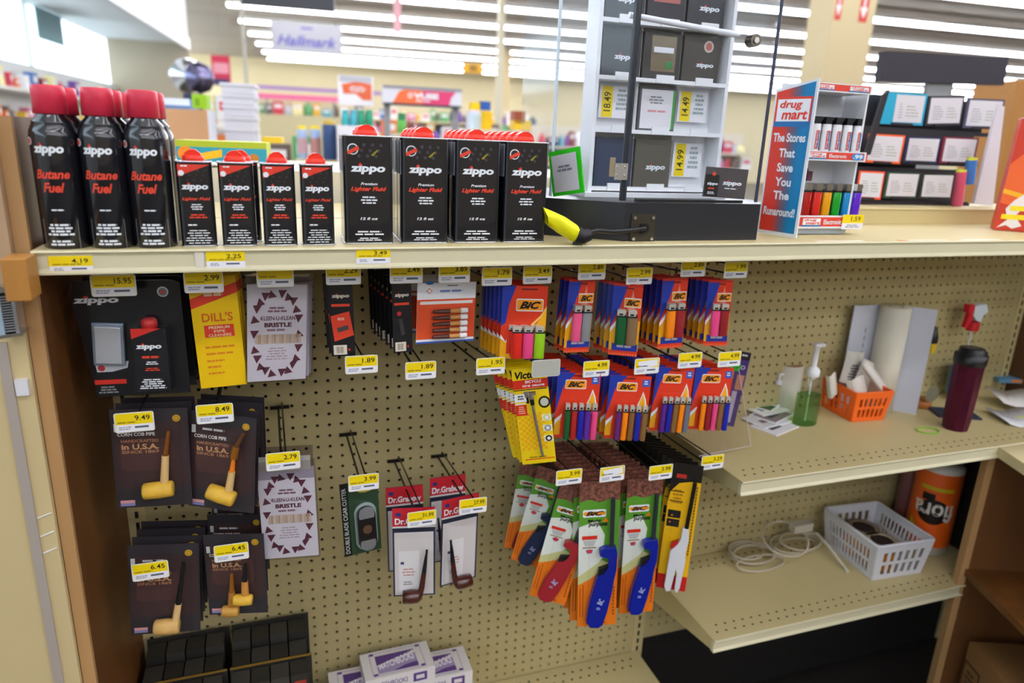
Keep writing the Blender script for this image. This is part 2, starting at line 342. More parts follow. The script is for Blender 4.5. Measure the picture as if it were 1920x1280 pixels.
# ------- shelving runs in the store
PAL = ['#d6455a', '#e8e4e2', '#3f6fb4', '#e6b93a', '#5aa36a', '#c96f9a', '#f0f0f4', '#7a4fa0', '#e07a3c', '#2f3a5c', '#bfc7d6', '#8f2e34', '#f2d9c2', '#3aa6b8', '#efe6a8', '#6a5a50']
PM = [mk(c, .5) for c in PAL]
protos = {}
def product(kind, wd, ht, m):
    k = (kind, wd, ht, m.name)
    if k not in protos:
        b = MB()
        if kind == 0: b.box(-wd/2, wd/2, 0, 4, 0, ht, m); b.w, b.h, b.y0 = wd, ht, 0; b.T = Matrix.Translation((-wd/2, 0, ht)); b.R(.15, .2, .85, .5, PM[1] if m != PM[1] else PM[0], 4)
        else: b.lathe([(wd*.42, 0), (wd*.45, ht*.05), (wd*.45, ht*.7), (wd*.2, ht*.82), (wd*.2, ht)], m, 10, (0, wd*.45)); 
        protos[k] = b
    return protos[k]
pmesh = {}
def put(kind, wd, ht, ci, M, name, label, cat, group):
    k = (kind, wd, ht, ci)
    if k in pmesh:
        o = bpy.data.objects.new(name, pmesh[k]); C.objects.link(o); o.matrix_world = M
    else:
        o = product(kind, wd, ht, PM[ci]).build(name, None, M); pmesh[k] = o.data
    return tag(o, label, cat, group)
rg = random.Random(5)
def run(x0, x1, d, levels, ztop, name, label, glabel, ggroup, col='#cfc3a0', n=None, side=False, panel=True):
    a = sco(sp(x0, 230, d))[0]; b = sco(sp(x1, 230, d))[0]; r = empty(name, SM(a, d, 0), label, 'shelving')
    m = mk(col, .5)
    if panel: p = MB(); p.box(0, b-a, 14, 15, FLOOR, ztop, m); p.build('back_panel', r)
    for z in levels:
        p = MB(); p.box(0, b-a, 0, 14, z-1.4, z, m); p.build('shelf', r)
    for z in levels:
        x = 1.
        while x < b-a-6:
            wd = rg.choice([3, 5, 7]); ht = rg.choice([5, 7, 9]); kind = rg.choice([0, 0, 1]); ci = rg.randrange(len(PM))
            put(kind, wd, ht, ci, SM(a+x+wd/2, d+1.5, z), 'boxed_product' if kind == 0 else 'bottled_product', glabel % ('carton' if kind == 0 else 'bottle'), 'carton' if kind == 0 else 'bottle', ggroup+(' cartons' if kind == 0 else ' bottles'))
            x += wd+rg.uniform(.2, 1.)
    return r
run(485, 1010, 560, (10, 22, 32), 44, 'store_shelving', 'long cream shelving run across the store under the beige wall', '%s of goods on the long shelving run below the pink header strip', 'long run')
pxbox('header_strip', 484, 178, 640, 188, 556, 1, mk('#e8709a', .6), 'pink header strip above the long shelving run', 'sign', art=lambda mb: [mb.box(mb.w*q-.6, mb.w*q+.6, .2, .9, -(sp(484, 181, 556).z-FLOOR), -.1, GREY) for q in (.1, .9)])
pxbox('header_strip', 480, 166, 720, 172, FARD-2, 1, mk('#9a72b8', .6), 'thin purple stripe sign along the far beige wall', 'sign')
run(640, 1000, 330, (8.5, 18), 17.5, 'store_shelving', 'low cream shelving run nearer than the long one', '%s of goods on the lower shelving run behind the tins', 'low run')
run(300, 480, 240, (14, 21), 14, 'store_shelving', 'short shelving run beside the windows', '%s of goods on the short shelving run beside the windows', 'window run', '#dcd6c8')
run(1010, 1420, 420, (8, 18), 30, 'store_shelving', 'shelving run seen through the clear lighter case', '%s of goods on the shelving seen through the clear case', 'case run', '#d9d0bc')
# shelf along the windows
r = empty('store_shelving', SM(-146, 0, 0), 'white shelving running away under the windows', 'shelving'); m = mk('#e3e2dc', .5)
p = MB(); p.box(0, 14, 60, 590, 33, 34.4, m); p.build('shelf', r); p = MB(); p.box(0, 14, 60, 590, 18, 19.4, m); p.build('shelf', r); p = MB(); p.box(0, 14.5, 60, 590, -20, -18, m); p.build('shelf', r)
for z in (34.4, 19.4):
    y = 110
    while y < 585:
        wd = rg.choice([3, 5, 7]); ht = rg.choice([5, 7, 9]); ci = rg.randrange(len(PM)); k = rg.choice([0, 0, 1])
        put(k, wd, ht, ci, SM(-138, y, z) @ Matrix.Rotation(math.radians(90), 4, 'Z'), 'boxed_product' if k == 0 else 'bottled_product', ('carton' if k == 0 else 'bottle')+' of goods on the shelving under the windows', 'carton' if k == 0 else 'bottle', 'window shelf '+('cartons' if k == 0 else 'bottles'))
        y += wd*1.6+rg.uniform(1, 5)
# individual blurred things above the tins
def cyl_px(name, x0, y0, x1, y1, d, mats, label, cat, group=None, capfrac=.1):
    a = sp((x0+x1)/2, y1, d); b = sp((x0+x1)/2, y0, d); wd = (sp(x1, y1, d)-sp(x0, y1, d)).length; h = b.z-a.z
    r = empty(name, MT(a, SANG), label, cat, group)
    m = MB(); m.lathe([(wd*.46, 0), (wd*.5, h*.03), (wd*.5, h*(1-capfrac)*.96), (wd*.44, h*(1-capfrac))], mats[0], 20)
    if len(mats) > 2: m.lathe([(wd*.505, h*.2), (wd*.505, h*.65)], mats[2], 20)
    m.build('bottle_body', r)
    m = MB(); m.lathe([(wd*.42, h*(1-capfrac)), (wd*.42, h*.99), (wd*.38, h)], mats[1], 16); m.build('cap', r)
    return r
run(478, 642, 190, (10.0,), 24.0, 'store_shelving', 'cream metal shelving unit just behind the small tins', '%s of goods on the cream unit behind the small tins', 'cream unit', '#c9bb93')
BLUC = mk('#3c5f93', .35); LBLU = mk('#9fb6d8', .4)
cyl_px('spray_can', 559, 236, 578, 300, 175, (LBLU, YEL, mk('#c7a0a8', .5)), 'pale blue spray can with yellow cap, beside the twin nearer the poles', 'can')
cyl_px('spray_can', 583, 236, 603, 300, 175, (LBLU, YEL, mk('#c08a86', .5)), 'pale blue spray can with yellow cap, between its twin and the navy can', 'can')
cyl_px('spray_can', 606, 226, 632, 300, 172, (mk('#2f4a78', .4), mk('#c9a53a', .5)), 'navy spray can with tan cap behind the tall fluid tins', 'can')
for k, c in enumerate(('#2fa3a8', '#3f9fb0', '#1f8f6a', '#1f8f6a')):
    cyl_px('mouthwash_bottle', 641+k*15, 206, 655+k*15, 236, 170, (mk(c, .3), mk(c, .4)), ['teal', 'blue-green', 'green', 'deep green'][k]+' mouthwash bottle, '+['first', 'second', 'third', 'last'][k]+' in the row of four under the orange cloud poster', 'bottle', 'row of mouthwash bottles', .25)
mm = MB(); 
pxbox('display_shelf', 632, 236, 706, 262, 165, 14, mk('#e6e3ea', .5), 'white display shelf carrying the row of mouthwash bottles', 'shelf', z0=FLOOR)
pxbox('display_table', 555, 300, 636, 330, 168, 14, mk('#c9bb93', .5), 'cream display table under the three spray cans', 'table', z0=FLOOR)
pxbox('bin_stand', 414, 290, 482, 330, 149, 11, mk('#cfccd6', .5), 'pale stand under the tall stack of white bins', 'stand', z0=FLOOR)
pxbox('display_table', 738, 250, 770, 300, 147, 8, mk('#cfc6b4', .5), 'small cream stand under the green detergent bottle', 'stand', z0=FLOOR)
pxbox('display_table', 880, 244, 1000, 300, 148, 8, mk('#d8cdb8', .5), 'cream stand under the snack bags and black edged carton', 'stand', z0=FLOOR)
pxbox('display_rack', 882, 207, 922, 240, 157, 5, mk('#d9cfe0', .5), 'pale rack behind the two snack bags', 'rack', z0=FLOOR)
cyl_px('detergent_bottle', 745, 212, 762, 250, 150, (mk('#5fae4a', .4), mk('#1f7a4a', .4)), 'green bottle with dark green cap behind the tall tins', 'bottle', None, .35)
pxbox('snack_bag', 905, 208, 922, 245, 150, 3, mk('#e6b800', .4), 'yellow snack bag behind the tall tins', 'bag'); pxbox('snack_bag', 884, 212, 903, 245, 152, 3, mk('#c8dcf0', .4), 'pale blue snack bag beside the yellow one', 'bag')
pxbox('boxed_product', 902, 190, 920, 206, 158, 3, mk('#2559a8', .4), 'small royal blue carton above the yellow snack bag', 'carton'); pxbox('boxed_product', 884, 192, 900, 210, 158, 3, mk('#ecc400', .4), 'small yellow carton beside the royal blue one', 'carton')
pxbox('boxed_product', 964, 226, 996, 244, 150, 4, mk('#e2b91a', .4), 'black edged yellow carton next to the pale pole', 'carton'); pxbox('boxed_product', 965, 208, 985, 231, 150, 4, mk('#9a4a2c', .4), 'brown carton on top of the yellow carton', 'carton')
pxbox('boxed_product', 360, 177, 388, 203, 130, 4, mk('#9ccb1e', .5), 'lime green carton near the silver balloon', 'carton', art=lambda mb: mb.R(.2, .3, .5, .8, mk('#74a80f', .5), 4))
pxbox('boxed_product', 303, 184, 356, 208, 140, 8, mk('#5f7ea8', .5), 'blue and white carton beside the lime carton', 'carton', art=lambda mb: mb.R(0, 0, 1, .55, mk('#dfe6f2', .5), 4))
pxbox('shelf_box', 314, 205, 392, 300, 138, 10, mk('#dcdfe8', .5), 'pale tall carton bin below the blue and white carton', 'carton', z0=FLOOR, art=lambda mb: (mb.R(0, 0, 1, .12, mk('#dca77c', .5), 4), mb.R(.72, .12, .95, .4, mk('#8fb4e8', .5), 4)))
# counter island behind the tins with fruit-snack carton
ct = MB(); ct.box(-40, 30, 0, 26, -58, 0, mk('#d3cab2', .5)); ct.build('x'); bpy.data.objects['x'].name = 'checkout_counter'; o = bpy.data.objects['checkout_counter']
pz_ = sp(420, 305, 76); o.matrix_world = SM(sco(pz_)[0]+10, 74, pz_.z-.5); tag(o, 'pale checkout counter behind the row of tins', 'counter')
def fruit(mb):
    mb.R(0, .0, 1, .3, mk('#aab82a', .45), 3); mb.R(0, .3, 1, 1, mk('#2f97ac', .45), 3); mb.P([(.26, .6), (.5, .38), (.5, .75), (.26, .95)], mk('#f0b81c', .45), 5)
    mb.Cc(.1, .62, .7, mk('#e88a22', .45), 5, 12, .7); mb.Cc(.85, .8, .5, mk('#c07a2a', .45), 5, 12, .5)
pxbox('snack_carton', 330, 265, 500, 304, 76, 6, mk('#b9c23a', .5), 'long lime and teal fruit snack carton behind the small tins', 'carton', art=fruit)
pxbox('lid', 492, 257, 528, 268, 82, 6, mk('#e2b92c', .5), 'round mustard yellow lid behind the small tins', 'lid')
# ================================================================== the peg-board fixture
HOLE = .155
def pegboard(name, label, xs, zs, x0, x1, z0, z1):
    mb = MB(); k = mb.mi(PEG); vs = mb.v; n8 = 8
    vs_, fs_ = [], []
    cs = [(math.cos(math.pi/4*i+math.pi/8), math.sin(math.pi/4*i+math.pi/8)) for i in range(8)]
    sq = [(.5, .25), (.25, .5), (-.25, .5), (-.5, .25), (-.5, -.25), (-.25, -.5), (.25, -.5), (.5, -.25)]
    sq = [(.5, .5*math.tan(math.pi/8)*1) for _ in range(1)] and [(.5, .207), (.207, .5), (-.207, .5), (-.5, .207), (-.5, -.207), (-.207, -.5), (.207, -.5), (.5, -.207)]
    cor = [(.5, .5), (-.5, .5), (-.5, -.5), (.5, -.5)]
    for cx in xs:
        for cz in zs:
            b = len(vs_)
            vs_ += [(cx+a*HOLE, 0, cz+c*HOLE) for a, c in cs]+[(cx+a, 0, cz+c) for a, c in sq]+[(cx+a, 0, cz+c) for a, c in cor]+[(cx+a*HOLE, .19, cz+c*HOLE) for a, c in cs]
            for i in range(8): j = (i+1) % 8; fs_ += [(b+i, b+j, b+8+j, b+8+i), (b+i, b+20+i, b+20+j, b+j)]
            for q, (i, j) in enumerate(((0, 1), (2, 3), (4, 5), (6, 7))): fs_.append((b+8+i, b+8+j, b+16+q))
    mb.add(vs_, fs_, PEG)
    ax, bx, az, bz = xs[0]-.5, xs[-1]+.5, zs[-1]-.5, zs[0]+.5
    for a, b_, c, d in ((x0, ax, z0, z1), (bx, x1, z0, z1), (ax, bx, bz, z1), (ax, bx, z0, az)):
        if b_-a > .01 and d-c > .01: mb.box(a, b_, 0, .19, c, d, PEG)
    r = empty(name, WM, label, 'peg board')
    mb.build('face_sheet', r)
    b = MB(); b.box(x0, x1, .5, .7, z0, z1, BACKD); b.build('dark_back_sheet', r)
    return r
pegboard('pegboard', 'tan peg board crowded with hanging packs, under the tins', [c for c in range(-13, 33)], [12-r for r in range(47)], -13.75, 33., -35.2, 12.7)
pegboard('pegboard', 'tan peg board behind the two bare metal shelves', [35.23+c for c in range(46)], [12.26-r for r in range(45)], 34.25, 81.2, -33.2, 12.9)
SLOT = mk('#17130d', .8)
for k, (x, lb) in enumerate(((-14.4, 'slotted cream upright beside the wooden end panel'), (33.63, 'slotted cream upright between the two peg boards'), (81.85, 'slotted cream upright at the far end of the bare shelves'))):
    b = MB(); b.box(x-.65, x+.65, -.06 if k == 0 else -.12, 1.2, FLOOR, 12.4, CREAM)
    for i in range(52): b.box(x-.13, x+.13, -.135 if k else -.075, -.05, 11.4-i, 12.0-i, SLOT)
    o = b.build('slotted_upright', None, WM); tag(o, lb, 'upright')
# end panel, counter front on the left
b = MB(); b.box(-15.6, -15.05, -13.9, 1.2, FLOOR, 20.2, WOOD); b.box(-15.7, -15.0, -14.3, -13.9, FLOOR, 20.2, WOODL)
o = b.build('wooden_end_panel', None, WM); tag(o, 'tall brown wooden end panel closing the peg board fixture', 'panel')
b = MB(); b.box(-15.6, -14.5, -17.1, -15.3, 11.3, 13.45, mk('#b07a38', .45, var=.2, scale=3, stretch=(6, 6, .6))); o = b.build('wooden_corner_block', None, WM, bevel=.06); tag(o, 'orange brown wooden block capping the end panel by the shelf edge', 'block')
b = MB(); b.box(82.7, 83.4, -16, 1.2, FLOOR, 12.6, mk('#5d3c22', .5, var=.2, scale=3, stretch=(6, 6, .6))); o = b.build('wooden_end_panel', None, WM); tag(o, 'dark wooden end panel past the far slotted upright', 'panel')
r = empty('laminate_counter', WM, 'cream counter front with tan upper board beside the wooden end panel', 'counter')
b = MB(); b.box(-60, -15.75, -14.7, -13.9, FLOOR, 9.2, CREAM2); b.build('cream_panel', r); b = MB(); b.box(-60, -15.72, -14.9, -13.9, 9.2, 20.0, TAN); b.build('tan_board', r)
b = MB(); b.box(-17.1, -16.6, -14.85, -14.7, FLOOR, 8.6, mk('#a79c92', .5)); b.build('grey_trim_strip', r)
for z, x in ((-2.0, -16.2), (-3.2, -16.2), (-4.3, -16.2)):
    b = MB(); b.tube([(x-.35, -14.75, z), (x+.35, -14.75, z+.25)], .04, WHT, 6); b.build('staple', r)
b = MB(); b.box(-16.5, -15.9, -15.0, -14.7, 5.6, 6.5, WHT2); b.build('white_clip', r)
# spring clip of stacked steel
cl = at(20, 585, -15.6); r = empty('metal_spring_clip', WM @ Matrix.Translation((0, 0, 0)), 'steel spring clip with ribbed black middle on the tan counter front', 'clip')
b = MB(); x, z = cl.x, cl.z; b.box(x-.5, x-.28, -16, -14.9, z-1.15, z+1.1, mk('#a9c2d4', .3, metal=.4)); b.box(x+.22, x+.38, -16, -14.9, z-1.15, z+1.1, SILV); b.build('steel_side', r)
b = MB(); b.box(x-.28, x+.22, -15.9, -14.9, z-1.0, z+1.0, BLKM)
for i in range(14): b.tube([(x-.28, -15.95, z-.95+i*.14), (x+.22, -15.95, z-.9+i*.14)], .03, GREY, 5)
b.build('ribbed_spring', r)
b = MB(); b.prism([(x-.8, z+1.1), (x+.2, z+1.15), (x+.9, z+1.0), (x+.9, z+1.1), (x-.1, z+1.45), (x-.8, z+1.3)], -16.1, -15, CHROME); b.build('steel_tab', r); b = MB(); b.prism([(x-.6, z-1.3), (x+.5, z-1.15), (x+.7, z-.95), (x-.5, z-1.1)], -16.1, -15, CHROME); b.build('steel_tab', r)
# shelves ------------------------------------------------------------
YF = -15.3; ZT = 13.55
def shelf(name, x0, x1, yf, yb, zt, label, lip=1.3, holes=True, brk=True, backholes=False, lipm=LIP):
    r = empty(name, WM, label, 'shelf')
    b = MB(); b.box(x0, x1, yf+.1, yb, zt-.12, zt, CREAM)
    if holes:
        for row, (dy, ox) in enumerate(((1.1, 0), (2.0, .5))):
            x = x0+1.+ox
            while x < x1-1: b.add([(x+.11*math.cos(a*math.pi/3)*1.3, yf+dy+.11*math.sin(a*math.pi/3), zt+.004) for a in range(6)], [(0, 1, 2, 3, 4, 5)], SLOT); x += 1
    if backholes:
        for dy, ox in ((1.0, 0), (2.0, .5)):
            x = x0+1.+ox
            while x < x1-1: b.add([(x+.13*math.cos(a*math.pi/3)*1.2, yb-dy+.13*math.sin(a*math.pi/3), zt+.004) for a in range(6)], [(0, 1, 2, 3, 4, 5)], SLOT); x += 1
    b.build('shelf_deck', r)
    b = MB(); b.T = Matrix(((0, 0, 1, 0), (1, 0, 0, 0), (0, 1, 0, 0), (0, 0, 0, 1)))
    n = 9; prof = [(yf+.12, zt), (yf, zt-.02), (yf-.03, zt-.1), (yf+.1, zt-.16), (yf+.16, zt-.3), (yf+.16, zt-lip+.32), (yf+.02, zt-lip+.12), (yf+.02, zt-lip+.02), (yf+.14, zt-lip), (yf+.5, zt-lip+.05), (yf+.5, zt-.12)]
    b.prismz([(p[0], p[1]) for p in prof][::-1], x0, x1, lipm); b.build('price_channel', r)
    if brk:
        for x in (x0+.08, x1-.2):
            b = MB(); b.T = Matrix(((0, 0, 1, 0), (1, 0, 0, 0), (0, 1, 0, 0), (0, 0, 0, 1)))
            b.prismz([(yf+.5, zt-.14), (yb-.2, zt-.14), (yb-.2, zt-3.4), (yb-2.0, zt-3.2), (yf+.5, zt-1.25)][::-1], x, x+.12, CREAM); b.build('side_bracket', r)
    return r
def price_label(parent, cx, cz, y, price, w=2.03, h=1.1, m=None, plate=False, seed=0, ty=None, patch=None, roll=0.):
    b = MB(w, h); b.T = Matrix.Translation((cx, y, cz)) @ Matrix.Rotation(math.radians(roll), 4, 'Y') @ Matrix.Translation((-w/2, 0, h/2))
    if plate: b.y0 = 0; b.R(0, 0, 1, 1, mk('#e6e4d2', .3), 0, rr=.14); b.box(.05, w-.05, .01, .07, -h+.05, -.05, mk('#cfd0c4', .3))
    else: b.box(0, w, -.012, .02, -h, 0, mk('#ece9ee', .35)); b.y0 = -.012
    e = .035 if plate else 0
    if patch == 'blank':
        b.R(.02, .03, .98, .97, mk('#b3b3a8', .35), 1); return b.build('price_label', parent)
    b.R(e, e*1.5, 1-e, .6, YEL, 1); b.R(e, .6, 1-e, 1-e, mk('#eceaf0', .35), 1)
    if patch == 'white': b.P([(.12, .2), (.9, .1), (.92, .5), (.2, .7)], WHT, 2)
    elif price: b.T_(price, .52, .16, .9, .42, mk('#2c2a12', .5), 2, .01)
    b.L(.08, .46, .8, .56, 1, mk('#8d7c12', .5), 2, False, seed); b.L(.1, .7, .42, .9, 2, mk('#9aa0b4', .5), 2, False, seed+1); b.R(.5, .7, .85, .8, mk('#5a6072', .5), 2)
    return b.build('price_label', parent)
tops = shelf('top_shelf', -14.75, 33.6, YF, .0, ZT, 'long cream metal shelf carrying the cans, tins and lighter case', holes=False, brk=False)
for (x0, z0, x1, z1, t) in ((92, 478, 175, 513, '4.19'), (387, 470, 460, 503, '2.25'), (668, 464, 732, 496, '3.49')):
    p = at((x0+x1)/2, (z0+z1)/2, YF+.12); price_label(tops, p.x, p.z, YF+.12, t, 2.03, .92)
p = at(377, 487, YF+.12); b = MB(.45, .9); b.T = Matrix.Translation((p.x-.3, YF+.1, p.z+.45)); b.R(0, 0, 1, 1, mk('#ddd6c6', .5), 1); b.build('clear_sticker', tops)
top2 = shelf('top_shelf', 33.68, 81.8, YF+.35, .0, ZT-.05, 'cream metal shelf carrying the lighter rack and gift card stand', holes=False, brk=False)
for x0, x1, c in ((36.5, 41, '#e9e1d0'), (44.8, 45.3, '#d98a52'), (45.6, 50, '#ded8c8'), (51.5, 56, '#e2dccb')):
    b = MB(); b.box(x0, x1, -14.7, -14.2, ZT-.05, ZT-.03, mk(c, .4)); b.build('clear_label_strip', top2)
ri = MB(); ri.box(45.2, 81.6, -3.6, 3.5, ZT-.05, ZT+1.35, CREAM); ri.box(45.2, 81.6, -3.7, 3.5, ZT+1.35, ZT+1.5, CREAM); o = ri.build('riser_shelf', None, WM, bevel=.05); tag(o, 'low cream riser under the gift card stand', 'shelf')
sh1 = shelf('metal_shelf', 33.75, 80.8, -13.45, -.15, -7.0, 'upper bare metal shelf holding soap, basket and paper roll', lip=1.35)
sh2 = shelf('metal_shelf', 33.75, 80.8, -12.75, -.15, -23.55, 'lower bare metal shelf holding cord, white basket and towel roll', lip=1.3, backholes=True)
bd = shelf('base_deck', -13.7, 33.6, -19, -.15, -34.6, 'cream base deck with the matchbook boxes on it', lip=3, backholes=True, brk=False, holes=False)
b = MB(); b.box(-13.6, 33.5, -18.5, -.3, FLOOR, -34.8, BLKM); b.build('kick_panel', bd)
b = MB(); b.box(34.3, 81.2, .2, .6, FLOOR, -33.3, mk('#14110e', .9)); o = b.build('lower_void_shade', None, WM); tag(o, 'dark board added as the shaded void under the lower bare shelf', 'board')  # black sheet added to supply the shade of the open void by colour
# double-sided fixture: the far half of the tops
b = MB(); b.box(-14.75, 81.8, 1.25, 14, ZT-1.2, ZT-.1, CREAM); b.box(-14.75, 81.8, 1.3, 1.8, FLOOR, ZT-1.2, CREAM2)
o = b.build('rear_fixture', None, WM); tag(o, 'cream rear half of the shelf fixture behind the tins', 'shelf')
# perpendicular counter on the right -----------------------------------
r = empty('wooden_counter', WM, 'brown wooden open counter standing at right angles to the bare shelves', 'counter')
def quadbox(mb, pts, z0, z1, m): mb.prismz(pts, z0, z1, m)
ux = Vector((.18, 1, 0)).normalized(); cv = Vector((63.9, -12.9, 0))   # left face line
A = atZ(1852, 824, -7.2); B_ = atZ(1925, 872, -7.2); dirn = (B_-A).normalized(); nrm = Vector((-dirn.y, dirn.x, 0)); 
if nrm.x < 0: nrm = -nrm
WOODD = mk('#5e3a1c', .5, var=.2, scale=3, stretch=(6, 6, .6))
def cp(s, t): p = A+dirn*s+nrm*t; return (p.x, p.y)
b = MB(); b.prismz([cp(-.2, 0), cp(26, 0), cp(26, 16), cp(-.2, 16)], -8.25, -7.2, mk('#c6b78c', .5)); b.build('cream_top', r)
b = MB(); b.prismz([cp(.1, .6), cp(.1, 15), cp(.9, 15), cp(.9, .6)], FLOOR, -8.25, mk('#6e4524', .5, var=.2, scale=3, stretch=(6, 6, .6))); b.build('side_panel', r)
b = MB(); b.prismz([cp(-.05, -.1), cp(-.05, .6), cp(.95, .6), cp(.95, -.1)], FLOOR, -8.3, WOODL); b.build('front_edge', r)
b = MB(); b.prismz([cp(.9, 14), cp(.9, 15), cp(26, 15), cp(26, 14)], FLOOR, -8.25, WOODD); b.build('back_panel', r)
zs = at(1830, 1078, -13.5).z
b = MB(); b.prismz([cp(.9, .3), cp(26, .3), cp(26, 14), cp(.9, 14)], zs-.5, zs+.3, WOOD); b.build('shelf_board', r)
b = MB(); b.prismz([cp(.9, .3), cp(26, .3), cp(26, 14), cp(.9, 14)], FLOOR, FLOOR+3, WOOD); b.build('bottom_board', r)
KRAFT = mk('#8a6238', .7, var=.08, scale=4)
b = MB(); M_ = Matrix.Translation((0, 0, 0)); b.prismz([cp(2.4, 1.6), cp(16, 1.6), cp(16, 12), cp(2.4, 12)], FLOOR+3, -29.4, KRAFT)
o = b.build('cardboard_box', None, WM); tag(o, 'brown cardboard box inside the wooden counter under its shelf', 'box')
p0 = A+dirn*2.4+nrm*1.55; b = MB(3.6, 4.2); ang = math.degrees(math.atan2(dirn.y, dirn.x)); b.T = Matrix.Translation((p0.x, p0.y, -31.5)) @ Matrix.Rotation(math.radians(ang), 4, 'Z')
b.box(0, 2.6, 0, .04, -4.2, 0, mk('#4c3520', .6)); b.R(.08, .06, .68, .94, KRAFT, 1); b.L(.12, .2, .64, .8, 4, mk('#4c3520', .6), 2); b.build('printed_panel', o)
fl_ = MB(); fl_.box(20, 110, -75, .1, 0, .25, mk('#1a140f', .8, var=.2)); o = fl_.build('floor_shade_mat', None, MT((0, 0, FLOOR))); tag(o, 'dark mat added to shade the floor under the bare shelves', 'mat')  # added slab whose near-black colour lays shade over the floor
# ================================================================== hooks
ZH = {}
def hook(key, cx, cy, price, label, Y=-11.8, seed=1, patch=None, wire=True, w=2.2, h=1.3, base=None, roll=0.):
    p = at(cx, cy, Y); r = empty('peg_hook', WM, label, 'hook')
    zb = (p.z-.75) if base is None else base; x = p.x
    zb = round(zb) ; ZH[key] = (x, zb, p.z)
    b = MB(); b.box(x-.75, x+.75, -.16, -.02, zb-.14, zb+.14, WIRE); b.tube([(x-.5, .15, zb-.0), (x-.5, -.1, zb)], .08, WIRE); b.tube([(x+.5, .15, zb), (x+.5, -.1, zb)], .08, WIRE); b.build('back_clip', r)
    b = MB(); b.tube([(x-.12, -.1, zb), (x-.12, -.4, zb-.05), (x-.12, Y+1.3, p.z-.45), (x-.12, Y+.9, p.z-.25), (x-.12, Y+.8, p.z)], .085, WIRE); b.build('peg_wire', r)
    b = MB(); b.tube([(x+.18, -.1, zb+.05), (x+.18, -.5, zb+.55), (x+.18, Y+.25, p.z+.35), (x+.18, Y+.1, p.z)], .06, WIRE); b.build('label_wire', r)
    price_label(r, x, p.z, Y, price, w, h, plate=True, seed=seed, patch=patch, roll=roll)
    return r
# ================================================================== cans and tins on the top shelf
LAB = mk('#17181f', .22, coat=.6); CANB = mk('#15161d', .2, coat=.7); CAPR = mk('#d2304a', .35); CAPF = mk('#e8331f', .35); TXW = mk('#e4e8ee', .4); LBR = mk('#e2442c', .4)
CYL = {}
def wrap(mb, R, cx=0., cy=0., n=None):
    # bend flat front artwork (x across, y lift) round a can of radius R: angle from the front
    mb.v = [(cx+(R-v[1])*math.sin(v[0]/R), cy-(R-v[1])*math.cos(v[0]/R), v[2]) if v[1] < 0.5 else v for v in mb.v]
def butane():
    r = empty('butane_can', Matrix.Identity(4), 'x', 'can')
    b = MB(); R = 1.12
    b.lathe([(R*.93, 0), (R, .08), (R, 5.75), (R*.97, 6.0), (R*.82, 6.4), (R*.84, 6.47), (R*.58, 6.78), (R*.62, 6.88), (.6, 6.95)], CANB, 40)
    a = MB(2.2, 6.6)
    a.T = Matrix.Translation((-1.1-.32, 0, 6.15))
    a.logo(.16, .12, .82, .205, TXW, 1); a.T_('Butane', .14, .31, .88, .38, LBR, 1, .03, .3); a.T_('Fuel', .28, .41, .74, .485, LBR, 1, .03, .3)
    a.L(.34, .615, .74, .635, 1, TXW, 1); a.L(.22, .73, .86, .83, 4, TXW, 1, fill=.6); a.L(.22, .86, .86, .91, 2, TXW, 1, fill=.6)
    for q in ((.14, .695, .92, .7), (.14, .7, .15, .94), (.91, .7, .92, .94), (.14, .935, .92, .94)): a.R(*q, m=mk('#8f949c', .4), k=1)
    a.Cc(.02, .1, .2, TXW, 1); a.Cc(.02, .1, .14, LBR, 2)
    wrap(a, R+.004); b.merge(a); b.build('can_body', r)
    b = MB(); b.lathe([(.74, 6.85), (.79, 6.87), (.76, 8.1), (.72, 8.22), (.68, 8.25)], CAPR, 32); b.build('cap', r)
    return r
bt = butane()
def mulz(M, k): return M @ Matrix.Scale(k, 4, Vector((0, 0, 1)))
bfront = [(124, 466), (214, 465), (291, 463)]
blab = ['tall black fuel can with pink red cap, nearest the wooden end panel', 'tall black fuel can, middle one of the front three', 'tall black fuel can standing next to the small tins']
bx = []
for k, (x, y) in enumerate(bfront):
    X = (-13.35, -11.15, -9.02)[k]; Yc = -13.75; M = MT((X, Yc, ZT), 12)
    # true height of the can from the photograph of its cap
    if k == 0: bt.matrix_world = M; tag(bt, blab[0], 'can')
    else: copy_tree(bt, M, blab[k])
    for j in range(1, (2, 3, 2)[k]+0):
        copy_tree(bt, MT((X+.03*j, Yc+2.3*j, ZT), 12+7*j), ['tall black fuel can right behind the one by the end panel', 'tall black fuel can in the file behind the middle front can', 'tall black fuel can half hidden behind the one by the small tins'][k], ['', 'fuel cans behind the middle one', ''][k] or None)
DOTM = mk('#3c3c46', .35)
